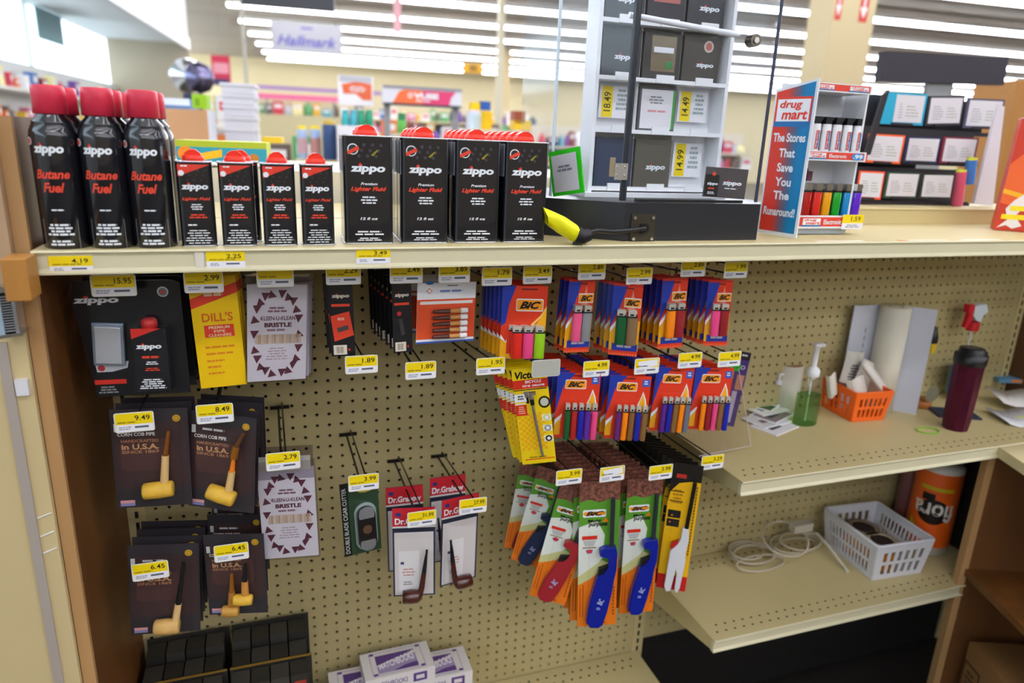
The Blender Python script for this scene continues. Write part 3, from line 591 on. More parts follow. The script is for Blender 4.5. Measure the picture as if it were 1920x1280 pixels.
def tin(w_, d, h, small):
    nm = 'small_fluid_tin' if small else 'large_fluid_tin'
    r = empty(nm, Matrix.Identity(4), 'x', 'tin')
    b = MB(); rad = .28; pts = []
    for cx, cy, a0 in ((w_/2-rad, d-rad, 0), (-w_/2+rad, d-rad, 90), (-w_/2+rad, rad, 180), (w_/2-rad, rad, 270)):
        for q in range(6): a = math.radians(a0+q*18); pts.append((cx+rad*math.cos(a), cy+rad*math.sin(a)))
    n = len(pts); vs = [(p[0], p[1], 0) for p in pts]+[(p[0], p[1], h) for p in pts]
    b.add(vs, [tuple(range(n-1, -1, -1)), tuple(range(n, 2*n))], SILV); b.add(vs, [(i, (i+1) % n, n+(i+1) % n, n+i) for i in range(n)], LAB, True); bb = b
    b = MB(); b.tube([(p[0], p[1], h) for p in pts], .05, SILV, 6, closed=True); b.build('top_rim', r)
    b = MB(); b.tube([(p[0], p[1], .04) for p in pts], .045, SILV, 6, closed=True); b.build('bottom_rim', r)
    a = MB(w_, h); a.T = Matrix.Translation((-w_/2, 0, h))
    if small:
        a.P([(.06, .03), (.94, .03), (.06, .17)], mk('#e0402f', .35), 1); a.Cc(.15, .13, .15, TXW, 2); a.L(.1, .04, .4, .07, 1, TXW, 2)
        for i in range(3):
            for j in range(3): a.Cc(.42+j*.19-.06*i, .1+i*.055, .045, DOTM, 1, 6)
        a.logo(.12, .25, .86, .34, TXW); a.T_('Lighter Fluid', .12, .41, .9, .455, LBR, 2, .03, .3); a.L(.3, .49, .72, .57, 3, TXW, 2, fill=.5); a.L(.22, .61, .84, .67, 2, LBR, 2); a.L(.16, .73, .55, .76, 1, TXW, 2); a.L(.12, .8, .9, .98, 6, TXW, 2, fill=.35)
    else:
        a.Cc(.2, .12, .32, TXW, 1); a.Cc(.2, .12, .26, mk('#2a2b34', .4), 2); a.P([(.08, .14), (.3, .09), (.33, .12), (.1, .17)], LBR, 3)
        for i in range(3):
            for j in range(3): a.Cc(.42+j*.17-.05*i, .08+i*.05, .11, DOTM, 1, 6)
        a.P([(.55, .17), (.68, .12), (.7, .13), (.6, .18)], mk('#8f8420', .4), 2)
        a.logo(.14, .255, .84, .345, TXW); a.T_('Premium', .34, .42, .68, .445, TXW, 2, .02, .3); a.T_('Lighter Fluid', .14, .46, .86, .51, LBR, 2, .04, .3)
        a.L(.3, .55, .72, .63, 3, TXW, 2, fill=.5); a.T_('12 fl oz', .32, .745, .68, .77, TXW, 2, .03, .2); a.L(.14, .875, .88, .925, 2, TXW, 2, fill=.5); a.L(.2, .94, .82, .975, 2, TXW, 2, fill=.5)
    bb.merge(a); bb.build('tin_body', r)
    if not small:
        b = MB(); b.box(-w_/2-.012, -w_/2, .25, d-.25, h*.66, h-.15, mk('#a9a9b4', .5))
        for q in range(4): b.box(-w_/2-.02, -w_/2-.012, .32+q*.18, .4+q*.18, h*.68, h-.2, mk('#5b5b66', .5))
        b.build('side_panel_text', r)
    cr = .5 if small else .6
    b = MB(); b.lathe([(cr*1.1, h), (cr*1.15, h+.12), (cr*1.1, h+.3), (cr*.95, h+.34)], CAPF, 24, (0, d/2)); b.prism([(-cr*.9, h+.32), (cr*.9, h+.32), (cr*.7, h+.5), (cr*.25, h+.66), (-cr*.3, h+.64), (-cr*.8, h+.48)], d/2-cr*.6, d/2+cr*.6, CAPF); b.build('cap', r)
    return r
st = tin(1.86, 1.1, 4.66, True); lt = tin(2.95, 1.8, 6.38, False)
for k, (xl, xr, yb) in enumerate(((343, 407, 462), (418, 484, 461), (497, 559, 460), (571, 627, 458))):
    a = atZ((xl+xr)/2, yb, ZT); X = at((xl+xr)/2, yb-2, -14.3).x; M = MT((X, -14.3, ZT), 2 if k else 3)
    lab = ['small black fluid tin with red corner, beside the tall fuel cans', 'small black fluid tin, second along from the tall fuel cans', 'small black fluid tin, third along from the tall fuel cans', 'small black fluid tin, last one before the large tins'][k]
    if k == 0: st.matrix_world = M; tag(st, lab, 'tin')
    else: copy_tree(st, M, lab)
    if k == 1: copy_tree(st, MT((X+.25, -12.6, ZT), 1), 'small black fluid tin hidden but for its cap behind the second small tin')
for k, (xl, xr, yb, nb) in enumerate(((645, 741, 453, 1), (755, 840, 451, 3), (855, 933, 449, 4), (944, 1022, 448, 5))):
    X = at((xl+xr)/2, yb-4, -13.9).x; X = [3.05, 6.65, 10.1, 13.3][k] if False else X; M = MT((X, -13.9, ZT), -1)
    lab = ['large black fluid tin, first of the big ones after the small tins', 'large black fluid tin, second of the four big ones in front', 'large black fluid tin, third of the four big ones in front', 'large black fluid tin standing against the green framed sign'][k]
    if k == 0: lt.matrix_world = M; tag(lt, lab, 'tin')
    else: copy_tree(lt, M, lab)
    for j in range(1, nb+1): copy_tree(lt, MT((X+.1*j, -13.9+1.85*j, ZT), -1), 'large black fluid tin in the file behind the '+['first', 'second', 'third', 'last'][k]+' big tin', 'large tins behind the %s big tin' % ['first', 'second', 'third', 'last'][k])
# ================================================================== locked lighter case
DB = mk('#26272c', .35, var=.05); ZB = 16.2
r = empty('display_pedestal', WM, 'black many sided base under the clear lighter case, with a lock plate', 'display base')
b = MB(); poly = [(20.3, -13.75), (31.5, -13.75), (32.7, -12.2), (33.4, -10), (33.4, -3), (31.5, .2), (20.3, .2), (15.7, -3), (15.7, -10.3)]
b.prismz(poly, ZT+.02, ZB, DB); b.build('base_box', r, None)
b = MB(); b.prismz([(21.8, -12.8), (30.6, -12.8), (30.6, -12.2), (21.8, -12.2)], ZB, ZB+.18, BLK); b.build('door_track', r)
c = at(1205, 427, -13.8); b = MB(); b.box(c.x-.95, c.x+.95, -13.85, -13.75, c.z-1.0, c.z+.95, mk('#3a3428', .45, metal=.3)); b.tube([(c.x, -13.85, c.z), (c.x, -14.1, c.z)], .35, BLK, 14); pl = b.build('lock_plate', r)
for dx in (-.72, .72):
    for dz in (-.75, .7):
        b = MB(); b.tube([(c.x+dx, -13.83, c.z+dz), (c.x+dx, -13.95, c.z+dz)], .12, CHROME, 10); b.build('screw', pl)
# clear case walls
cz1 = 44.0
CR = [(20.3, -13.2), (31.35, -13.2), (33.1, -10.6), (33.1, -3.2), (31.35, -.3), (20.3, -.3), (16.2, -3.2), (16.2, -10.1)]
r = empty('display_case', WM, 'tall clear plastic case with black corner rods on the black base', 'display case')
for i in range(8):
    a, b_ = CR[i], CR[(i+1) % 8]; b = MB(); v = Vector((b_[0]-a[0], b_[1]-a[1])).normalized(); n_ = Vector((v.y, -v.x))*-.1
    if i == 0: continue_ = True
    b.add([(a[0], a[1], ZB+.1), (b_[0], b_[1], ZB+.1), (b_[0], b_[1], cz1), (a[0], a[1], cz1)], [(0, 1, 2, 3)], CLEARB); b.build('clear_wall', r)
b = MB(); b.tube([(20.3, -13.25, ZB+.1), (20.3, -13.25, cz1)], .26, mk('#23262f', .3), 4); b.build('corner_rod', r)
b = MB(); b.tube([(31.4, -13.25, ZB+.1), (31.4, -13.25, cz1)], .13, mk('#3a3d52', .3), 6); b.build('corner_rod', r)
b = MB(); b.tube([(16.2, -10.1, ZB+.1), (16.2, -10.1, cz1)], .12, mk('#c6d6e2', .2), 6); b.build('clear_corner_strip', r)
h = at(1162, 320, -13.5); b = MB(); b.box(h.x-.42, h.x+.55, -13.62, -13.52, h.z-.6, h.z+.5, SILV); hp = b.build('hinge', r)
for dx in (-.25, .35):
    for dz in (-.3, .25): b = MB(); b.tube([(h.x+dx, -13.6, h.z+dz), (h.x+dx, -13.7, h.z+dz)], .07, CHROME, 8); b.build('screw', hp)
k_ = at(1404, 78, -13.1); b = MB(); b.tube([(k_.x, -13.2, k_.z), (k_.x, -13.9, k_.z)], .42, mk('#6e6a60', .25, metal=.9), 16); b.tube([(k_.x, -13.9, k_.z), (k_.x, -14.0, k_.z)], .2, CHROME, 12); b.build('round_lock', r)
a0 = at(1180, 28, -12.6); a1 = at(1385, 66, -12.6); b = MB(); b.tube([a0, a1], .2, WHT, 8); b.build('white_rail', r)
# white tray inside
TW = mk('#eeeef0', .45); TY = -8.6
tl = at(1113, 350, TY); trr = at(1328, 352, TY); x0, x1 = tl.x, trr.x; zb_ = ZB+.35
zs_ = [at(1225, q, TY).z for q in (348, 245, 148, 42)]; zs_[0] = zb_+.4; zs_.append(zs_[3]+(zs_[3]-zs_[2])); zs_.append(zs_[4]+4)
r = empty('lighter_tray', WM, 'white plastic tray with open shelves standing inside the clear case', 'tray')
b = MB(); b.box(x0-.6, x1+.6, TY+1.5, TY+1.7, zb_-.15, zs_[5]-1, TW); b.build('back_wall', r)
for x in (x0-.6, x1+.3): b = MB(); b.box(x, x+.3, TY-.3, TY+1.5, zb_-.15, zs_[5]-1, TW); b.build('side_wall', r)
b = MB(); b.box(x0-1.1, x1+1.1, TY-.9, TY+2.8, ZB+.02, zb_, TW); b.build('foot', r)
cw = (x1-x0)/3
for z in zs_[:5]:
    b = MB(); b.box(x0-.3, x1+.3, TY-.3, TY+1.5, z-.28, z, TW)
    for q in range(3): b.box(x0+cw*q+cw*.28, x0+cw*q+cw*.72, TY-.42, TY-.3, z-.28, z+.28, TW)
    b.build('tray_shelf', r)
for z, z2 in zip(zs_[:5], zs_[1:]):
    for q in (1, 2): b = MB(); b.box(x0+cw*q-.05, x0+cw*q+.05, TY+.6, TY+1.5, z, z2-.3, TW); b.build('divider', r)
def litbox(q, row, kind, label, face='#38383c'):
    z = zs_[row]; wd = cw*.93; ht = (zs_[row+1]-z)*.85; xa = x0+cw*q+cw*.035
    b = MB(wd, ht); b.T = Matrix.Translation((xa, TY+.35, z+ht)); b.box(0, wd, 0, .8, -ht, 0, mk(face, .4))
    if kind == 'logo': b.logo(.3, .52, .86, .66, TXW)
    if kind == 'window': b.R(.2, .06, .86, .82, mk('#8c8370', .2, metal=.6), 1); b.R(.26, .3, .8, .42, WHT, 2); b.R(.6, .6, .78, .75, mk('#3a8a4a', .4), 2)
    if kind == 'seal': b.logo(.36, .56, .86, .68, TXW); b.Cc(.68, .2, .42, mk('#c9b9b4', .5), 1); b.Cc(.68, .2, .28, mk('#b2665a', .5), 2)
    if kind == 'card': b.R(.04, .05, .96, .95, mk('#e2dfe2', .5), 1); b.L(.2, .2, .7, .4, 3, GREY, 2); b.L(.1, .52, .9, .6, 1, mk('#d88f96', .5), 2); b.R(.9, .05, .97, .95, mk('#3f9a40', .4), 2)
    if kind == 'red': b.R(.15, -.1, .85, .55, mk('#b86a60', .4), 1)
    if kind == 'blue': b.R(.1, .1, .9, .9, mk('#2f3c58', .3), 1); b.R(.4, .4, .55, .8, mk('#a08a68', .4), 2)
    o = b.build('lighter_box', None, WM); tag(o, label, 'box')
def ptag(q, row, t, label):
    z = zs_[row]; wd = cw*.78; ht = (zs_[row+1]-z)*.62; xa = x0+cw*q+cw*.12; b = MB(wd, ht); b.T = Matrix.Translation((xa, TY+.9, z+ht+.8)); b.box(0, wd, 0, .03, -ht, 0, mk('#e8e6ea', .5))
    b.R(.08, .02, .42, .98, YEL, 1); b.T_(t, .14, .2, .36, .8, mk('#3a3510', .5), 2, .01, 0, 90); b.L(.52, .1, .9, .8, 5, mk('#99aaaa', .5), 2)
    o = b.build('price_card', None, WM); tag(o, label, 'price card')
litbox(0, 0, 'blue', 'small dark blue boxed lighter, lowest row of the white tray', '#2a3550'); litbox(1, 0, 'logo', 'grey lighter box with white wordmark, lowest row of the white tray', '#5a564c'); ptag(2, 0, '14.99', 'yellow and white price card in the lowest row of the white tray')
ptag(0, 1, '18.49', 'yellow and white price card behind the black corner rod'); litbox(1, 1, 'card', 'grey framed white card with green edge in the white tray', '#55555c'); ptag(2, 1, '14.49', 'yellow and white price card beside the green edged white card')
litbox(0, 2, 'logo', 'dark lighter box behind the corner rod, above the row of price cards'); litbox(1, 2, 'window', 'dark lighter box with a silver window above the green edged card', '#3c3a3a'); litbox(2, 2, 'seal', 'dark lighter box with a round pale seal and white wordmark', '#48443f')
litbox(0, 3, 'logo', 'dark lighter box cut by the picture top behind the corner rod'); litbox(1, 3, 'red', 'dark lighter box with a reddish picture, topmost visible row', '#36343a'); litbox(2, 3, 'logo', 'dark lighter box with white wordmark, topmost visible row')
# small card sign in the case corner
M, w_, h_ = frame((1325, 312), (1404, 318), (1317, 368), -12.6)
b = MB(w_, h_); b.box(0, w_, 0, .1, -h_, 0, mk('#4c4648', .35)); b.logo(.42, .42, .88, .6, TXW); b.L(.42, .66, .86, .72, 1, TXW, 2)
b.R(.02, .25, .34, .98, BLK, 2); b.Cc(.2, .22, .14, LBR, 3); b.T_('zippo', .06, .5, .32, .62, TXW, 3, .04, .1); b.L(.06, .68, .3, .78, 1, LBR, 3); b.L(.06, .82, .3, .92, 2, TXW, 3)
o = b.build('counter_card', None, M); tag(o, 'small dark card with a fluid can picture in the case corner', 'card')
# green framed notice
M, w_, h_ = frame((1028, 286), (1086, 274), (1028, 370), -10.4, dyr=-2.6)
b = MB(w_, h_); b.box(0, w_, 0, .12, -h_, 0, mk('#2fc41c', .4)); b.R(.08, .1, .88, .92, mk('#cfcfda', .5), 1); b.L(.18, .34, .78, .5, 2, mk('#7d7f8c', .5), 2, fill=.6)
o = b.build('notice_card', None, M); tag(o, 'white notice in a bright green frame by the large tins', 'sign')
# yellow taped cable end
r = empty('taped_cable', WM, 'black cable with a yellow taped end lying on the shelf edge', 'cable')
pa = [at(1022, 405, -13.9), at(1045, 420, -14.6), at(1068, 432, -14.9), at(1085, 440, -15.1)]
b = MB(); rs = [.6, .75, .8, .72]; vs = []; fs = []; n = 14; rg2 = random.Random(3)
for i, p in enumerate(pa):
    for k in range(n): a = 2*math.pi*k/n; q = rs[i]*(1+rg2.uniform(-.14, .14)); vs.append((p.x-.35*math.sin(a)*q, p.y+q*.75*math.cos(a), p.z+q*math.sin(a)))
for i in range(3):
    for k in range(n): fs.append((i*n+k, i*n+(k+1) % n, (i+1)*n+(k+1) % n, (i+1)*n+k))
b.add(vs, fs+[tuple(range(n))], mk('#f0e80a', .4), True); b.build('yellow_tape', r)
b = MB(); e = pa[3]; b.tube([e-Vector((.15, 0, 0)), e+Vector((.2, -.1, -.12)), e+Vector((.75, -.1, .02))], .68, BLKM, 14, r1=.4); b.build('black_sleeve', r)
b = MB(); b.tube([e+Vector((.5, 0, .1)), at(1120, 432, -14.6), at(1150, 434, -14.5), at(1180, 432, -14.4), (c.x, -14.12, c.z)], .16, BLK, 8); b.build('cord', r)
# ================================================================== rack of lighters with the store's header, beside the case
RK = mk('#dfe1e6', .4); BLU = mk('#1a7fb8', .45); BLUD = mk('#1f6fae', .45); RDS = mk('#e0402c', .45)
def dlogo(b, x0, z0, x1, z1, k=2):
    b.R(x0, z0, x1, z1, RDS, k); b.R(x0, z1-(z1-z0)*.18, x1, z1, BLUD, k+1); b.R(x0+(x1-x0)*.05, z0+(z1-z0)*.08, x1-(x1-x0)*.04, z1-(z1-z0)*.18, WHT, k+2)
    b.T_('drug', x0+(x1-x0)*.12, z0+(z1-z0)*.12, x0+(x1-x0)*.75, z0+(z1-z0)*.45, RDS, k+3, .03, .15); b.T_('mart', x0+(x1-x0)*.2, z0+(z1-z0)*.46, x0+(x1-x0)*.92, z0+(z1-z0)*.76, RDS, k+3, .03, .15)
r = empty('lighter_rack', WM, 'white counter rack of lighters with a red and blue slogan side panel', 'rack')
# slogan side panel
P0 = Vector((34.95, -9.5, ZT+.12)); P1 = Vector((35.72, -12.9, ZT+.12)); ud = (P1-P0); w_ = ud.length; ud.normalize(); hl = atX(1434, 172, 35.05).z-P0.z; hr = atX(1487, 153, 35.7).z-P0.z; h_ = hr
M = Matrix.Translation(W(P0+Vector((0, 0, h_)))) @ Matrix((ud, Vector((0, 0, 1)).cross(ud), Vector((0, 0, 1)))).transposed().to_4x4()
b = MB(w_, h_); b.prism([(-.08, -h_-.1), (w_+.14, -h_-.1), (w_+.14, .1), (-.08, hl-hr+.1)], 0, .15, RK)
n = 14
for i in range(n):
    t = i/(n-1); t2 = max(0, min(1, (t-.3)/.5)); c1 = (0xd8, 0x3a, 0x2a); c2 = (0x10, 0x7c, 0xb4); cc = '#%02x%02x%02x' % tuple(int(a*(1-t2)+q*t2) for a, q in zip(c1, c2))
    e0_ = (hr-hl)/hr; b.P([(.02+.96*i/n, .01+e0_*(1-i/n)), (.02+.96*(i+1)/n, .01+e0_*(1-(i+1)/n)), (.02+.96*(i+1)/n, .985), (.02+.96*i/n, .985)], mk(cc, .45), 1)
dlogo(b, .04, .1, .96, .29)
for t, z in (('The Stores', .33), ('That', .43), ('Save', .525), ('You', .62), ('The', .71), ('Runaround!', .82)):
    wd = .84 if len(t) > 5 else .42; b.T_(t, .5-wd/2, z, .5+wd/2, z+.058, mk('#dfe3ea', .4), 2, .03, 0)
o = b.build('slogan_panel', r, None); o.matrix_parent_inverse = WM.inverted(); o.matrix_basis = M
# rack body
YR = -10.6
def rx(x, y, Y=YR): return at(x, y, Y)
xa = rx(1493, 300).x; xb = rx(1612, 300).x; zt_ = rx(1560, 158).z
b = MB(); b.box(xa, xb, YR+2.6, YR+2.8, ZT+.5, zt_, RK); b.build('back_wall', r)
b = MB(); b.box(xb-.12, xb+.05, YR+.2, YR+2.8, ZT+.6, zt_, RK); b.build('side_wall', r)
b = MB(); b.box(xa-.1, xa+.05, YR+.2, YR+2.8, ZT+.6, zt_, RK); b.build('side_wall', r)
b = MB(); b.prism([(xa+.2, ZT), (xb-.2, ZT), (xb, ZT+.8), (xa, ZT+.8)], YR+.1, YR+3.2, mk('#aeb8c4', .5)); b.build('foot', r)
for k, (x0, z0, x1, z1) in enumerate(((1518, 152, 1634, 178), (1508, 281, 1622, 304), (1497, 404, 1612, 428))):
    a = at(x0, z0, YR-.4); c2 = at(x1, z1, YR-.4); w_, h_ = c2.x-a.x, a.z-c2.z
    b = MB(w_, h_); b.T = Matrix.Translation((a.x, YR-.4, a.z)); b.box(0, w_, 0, .12, -h_, 0, RK); b.box(.1, w_-.1, .1, 3.0, -h_+.0, -h_+.12, RK)
    b.R(.03, .12, .97, .84, RDS, 1)
    if k == 0: dlogo(b, .06, .2, .4, .82, 2); dlogo(b, .62, .2, .95, .82, 2)
    else: dlogo(b, .06, .16, .36, .84, 2); b.T_('Electronic', .4, .3, .68, .68, TXW, 3, .02)
    if k == 1: b.Cc(.86, .5, w_*.105, mk('#2a8fd8', .4), 4, 20, h_*.36); b.T_('.99', .78, .28, .94, .72, WHT, 5, .04)
    b.build('header_strip', r)
    if k == 2:
        b = MB(w_*.34, h_*1.15); b.T = Matrix.Translation((a.x+w_*.68, YR-.5, a.z+.1)); b.R(0, 0, 1, .58, YEL, 1); b.R(0, .58, 1, 1, mk('#e6e2ea', .4), 1); b.T_('1.59', .4, .12, .85, .45, mk('#5a5010', .5), 2, .01); b.L(.1, .68, .9, .92, 2, mk('#9298a8', .4), 2); b.build('price_sticker', r)
def lighter(name, body, R=.42, H=3.1, hood=CHROME, deco=None, white=False, flat=.62):
    r_ = empty(name, Matrix.Identity(4), 'x', 'lighter')
    b = MB(); hb = H*.74; b.lathe([(R*.94, 0), (R, .06), (R, hb-.05), (R*.96, hb)], body, 18, (0, 0), 1., flat)
    if deco: b.w, b.h = R*1.2, hb*.7; b.T = Matrix.Translation((-R*.6, -R*flat-.02, hb*.85)); b.R(.2, 0, .8, 1, RDS, 1); b.R(.58, .05, .8, .95, BLUD, 2); b.T_('drug mart', .24, .06, .56, .94, WHT, 3, .01, 0, 90); b.T = None
    b.build('lighter_body', r_)
    if white:
        b = MB(); b.lathe([(R*.98, hb), (R*.95, hb+.2)], WHT, 16, (0, 0), 1., flat); b.prism([(-R*.9, hb+.2), (R*.2, hb+.2), (R*.9, hb+.55), (R*1.1, hb+.75), (-R*.9, hb+.75)], -R*.55, R*.55, BLK); b.build('black_trigger', r_)
    else:
        b = MB(); b.lathe([(R*.97, hb), (R*.97, hb+.16)], BLK, 16, (0, 0), 1., flat); b.build('collar', r_)
        b = MB(); b.box(-R*.9, R*.45, -R*.6, R*.6, hb+.16, H, hood); b.tube([(-R*.05+R*.6, -R*.35, H*.93), (-R*.05+R*.6, R*.35, H*.93)], R*.32, CHROME, 10); b.build('metal_hood', r_)
    return r_
za = at(1550, 292, YR).z+.2; base = None
lw = lighter('electronic_lighter', WHT, .42, 2.75, deco=True, white=True)
for i in range(5):
    p = at(1522+i*19.6, 285, YR+.6); M = MT((p.x, YR+.5, za), 0)
    lab = 'white electronic lighter in the front row of the rack, '+['nearest the slogan panel', 'second from the slogan panel', 'middle one', 'fourth from the slogan panel', 'last before the rack wall'][i]
    if i == 0: lw.matrix_world = M; tag(lw, lab, 'lighter')
    else: copy_tree(lw, M, lab)
    for j in (1, 2): copy_tree(lw, MT((p.x-.08*j, YR+.5+.72*j, za)), 'white electronic lighter in the rows behind the front row of the rack', 'white lighters behind the front row')
za2 = at(1550, 414, YR).z+.25
for i, (c_, nm) in enumerate((('#b01a14', 'deep red'), ('#d8241c', 'red'), ('#e8a012', 'amber'), ('#10a02a', 'green'), ('#1186c8', 'sky blue'), ('#5a22c0', 'purple'))):
    p = at(1507+i*18.6, 405, YR+.5); M = MT((p.x, YR+.45, za2)); lg = lighter('disposable_lighter', mk(c_, .15, coat=.5), .4, 2.75); lg.matrix_world = M
    tag(lg, nm+' clear plastic lighter on the lower shelf of the counter rack', 'lighter')
    copy_tree(lg, MT((p.x-.05, YR+1.25, za2)), nm+' clear plastic lighter behind its twin on the lower rack shelf')
b = MB(); b.box(0, .9, 0, .5, 0, 1.0, BLK); b.box(1.0, 1.5, .1, .5, 0, .8, mk('#6a3a52', .4)); b.box(.2, .6, -.02, .02, .5, .8, mk('#e07ab8', .4)); q = at(1500, 345, YR+1.6); o = b.build('lighter_sleeve', None, MT((q.x, YR+1.9, za2+2.85))); tag(o, 'small black and pink lighter sleeve above the coloured lighters', 'sleeve')
# ================================================================== gift card stand
YG = .5
r = empty('gift_card_stand', WM, 'black tiered stand of white gift cards with a pale side wall', 'display stand')
GB = mk('#201c22', .5)
zg = ZT+1.5
pL = at(1622, 380, -1.5); pR = at(1810, 380, -1.5)
for k, (y1, y0, dy) in enumerate(((380, 322, 0), (302, 250, 1.6), (240, 178, 3.2))):
    a = at(1600, y1, YG+dy); c2 = at(1860 if k == 2 else (1835 if k == 1 else 1815), y1, YG+dy)
    b = MB(); b.box(a.x, c2.x, YG+dy, YG+dy+1.7, a.z-.15, a.z+.25, GB); b.box(a.x, c2.x, YG+dy+1.2, YG+dy+1.6, a.z, a.z+3.6, GB); b.build('tier', r)
b = MB(); b.box(pL.x-1.5, at(1815, 380, YG).x, YG-.2, YG+6, zg, zg+.25, GB); b.box(pL.x-1., at(1800, 300, YG).x, YG+5.4, YG+6, zg, at(1700, 180, YG+5).z, GB); b.build('stand_back', r)
sidep = [at(1826, 382, YG-.6), at(1862, 386, YG-.6), at(1884, 200, YG-.6), at(1872, 196, YG-.6)]
b = MB(); b.prism([(p.x, p.z) for p in sidep], YG-.6, YG-.3, mk('#cfcbd4', .5)); b.build('pale_side_wall', r)
lp = [at(1622, 240, YG), at(1648, 190, YG), at(1660, 165, YG), at(1640, 300, YG)]
b = MB(); b.prism([(p.x, p.z) for p in (at(1618, 290, YG), at(1628, 290, YG), at(1664, 168, YG), at(1652, 178, YG))], YG-.3, YG, GB); b.build('left_wall', r)
cards = [((1660, 172), (1740, 177), (1650, 232), '#1fa5c8', .3, 'turquoise', 3.0, 'upper'), ((1742, 180), (1810, 180), (1735, 236), '#23222a', .1, 'black', 3.0, 'upper'), ((1815, 184), (1885, 187), (1808, 240), '#4a4660', .06, 'dark violet', 3.0, 'upper'),
         ((1630, 250), (1698, 254), (1620, 304), '#f0602c', .12, 'orange', 1.4, 'middle'), ((1702, 256), (1766, 258), (1693, 304), '#232a58', .12, 'navy', 1.4, 'middle'), ((1770, 256), (1836, 259), (1762, 306), '#7a1f36', .12, 'maroon', 1.4, 'middle'),
         ((1612, 320), (1660, 322), (1604, 372), '#f2542a', .2, 'orange red', -.2, 'lowest'), ((1664, 322), (1727, 324), (1654, 371), '#2a4a38', .1, 'dark green', -.2, 'lowest'), ((1730, 325), (1792, 326), (1722, 372), '#2c302c', .08, 'black green', -.2, 'lowest')]
for tl_, tr_, bl_, c_, e, nm, dy, tier in cards:
    M, w_, h_ = frame(tl_, tr_, bl_, YG+dy); b = MB(w_, h_); b.box(0, w_, 0, .15, -h_, 0, mk(c_, .4)); l = .28 if nm == 'turquoise' else .07
    b.R(l, .06, .95, .92, mk('#d3d0d6', .5), 1); b.L(l+.1, .34, .48, .84, 6, mk('#a5a3aa', .5), 2, False, fill=.4); b.L(.55, .4, .88, .8, 4, mk('#9aa090', .5), 2, False, fill=.3)
    o = b.build('gift_card', None, M); tag(o, nm+' edged white gift card on the %s tier of the black stand' % tier, 'card')
    b2 = MB(); b2.box(w_*.25, w_*.75, -.12, .02, -h_-.05, -h_+.18, GB); b2.build('card_clip', o)
for k, (x, y, y2, c_) in enumerate(((1796, 322, 376, '#d85a78'), (1816, 300, 345, '#3f7ac8'))):
    a = at(x, y2, YG-1.2); t_ = at(x+6, y, YG-1.2); b = MB(); b.tube([(a.x, YG-1.2, a.z if k else zg+.1), (t_.x, YG-1.2, t_.z)], .55, mk(c_, .4), 12); b.tube([(t_.x, YG-1.2, t_.z-.2), (t_.x+.05, YG-1.2, t_.z+.25)], .5, mk('#d8dc40', .4), 12)
    o = b.build('candy_tube', None, WM); tag(o, ['pink candy tube with yellow cap beside the gift card stand', 'blue candy tube with yellow cap above the pink one'][k], 'tube')
# dark monitor back and mirror strip behind the stand
M, w_, h_ = frame((1661, 96), (1892, 108), (1657, 152), 20)
r = empty('monitor', M, 'black monitor seen from behind above the gift card stand', 'monitor')
b = MB(w_, h_); b.box(0, w_, 0, 1.2, -h_, 0, mk('#2b2631', .5)); b.build('screen_housing', r)
b = MB(); b.box(w_*.4, w_*.6, .5, 1.3, -h_-(at(1700, 152, 20).z-FLOOR), -h_, GREY); b.build('stand_neck', r)
pxbox('wooden_cabinet', 1903, 152, 1990, 200, 190, 16, mk('#a87438', .5, var=.1), 'brown wooden cabinet far behind the orange carton', 'cabinet', z0=FLOOR)
# orange carton
M, w_, h_ = frame((1900, 222), (1990, 224), (1862, 430), -8.6)
a = atZ(1862, 430, ZT); YC = a.y
BX = MB(); tlz = at(1905, 222, YC).z; H_ = tlz-ZT; wd = 9.
r = empty('printed_carton', MT((a.x, YC, ZT), -48), 'orange red carton with yellow lettering and a white figure shape', 'carton')
b = MB(wd, H_); b.prism([(0, 0), (wd, 0), (wd+.3, H_), (.3, H_)], 0, 3, mk('#c83820', .4)); 
b.T = Matrix(((1, 0, .3/H_, 0), (0, 1, 0, 0), (0, 0, 1, 0), (0, 0, 0, 1))) @ Matrix.Translation((0, 0, H_))
b.P([(0, .4), (.1, .3), (1, .75), (1, .95), (0, .75)], mk('#e8642a', .4), 1); b.P([(0, .66), (0, .62), (.6, .75), (.6, .8)], mk('#f0b020', .4), 2)
b.P([(.02, .98), (.1, .9), (.06, .8), (.12, .72), (.22, .64), (.3, .66), (.3, .74), (.22, .78), (.16, .86), (.24, .95), (.16, .98), (.1, .95)], mk('#e6dcd8', .4), 3); b.Cc(.26, .65, .35, mk('#e6dcd8', .4), 4)
b.L(.1, .77, .9, .82, 1, mk('#f2d820', .4), 5, False, fill=.9); b.L(.04, .85, .9, .9, 1, mk('#f2d820', .4), 5, False, fill=.9)
b.build('carton_front', r)
b = MB(); b.box(.3, wd+.3, -.1, 3, H_, H_+.12, mk('#d8a8a0', .5)); b.build('carton_flap', r)
# ================================================================== things on the two bare shelves
Z1 = -7.0; Z2 = -23.55
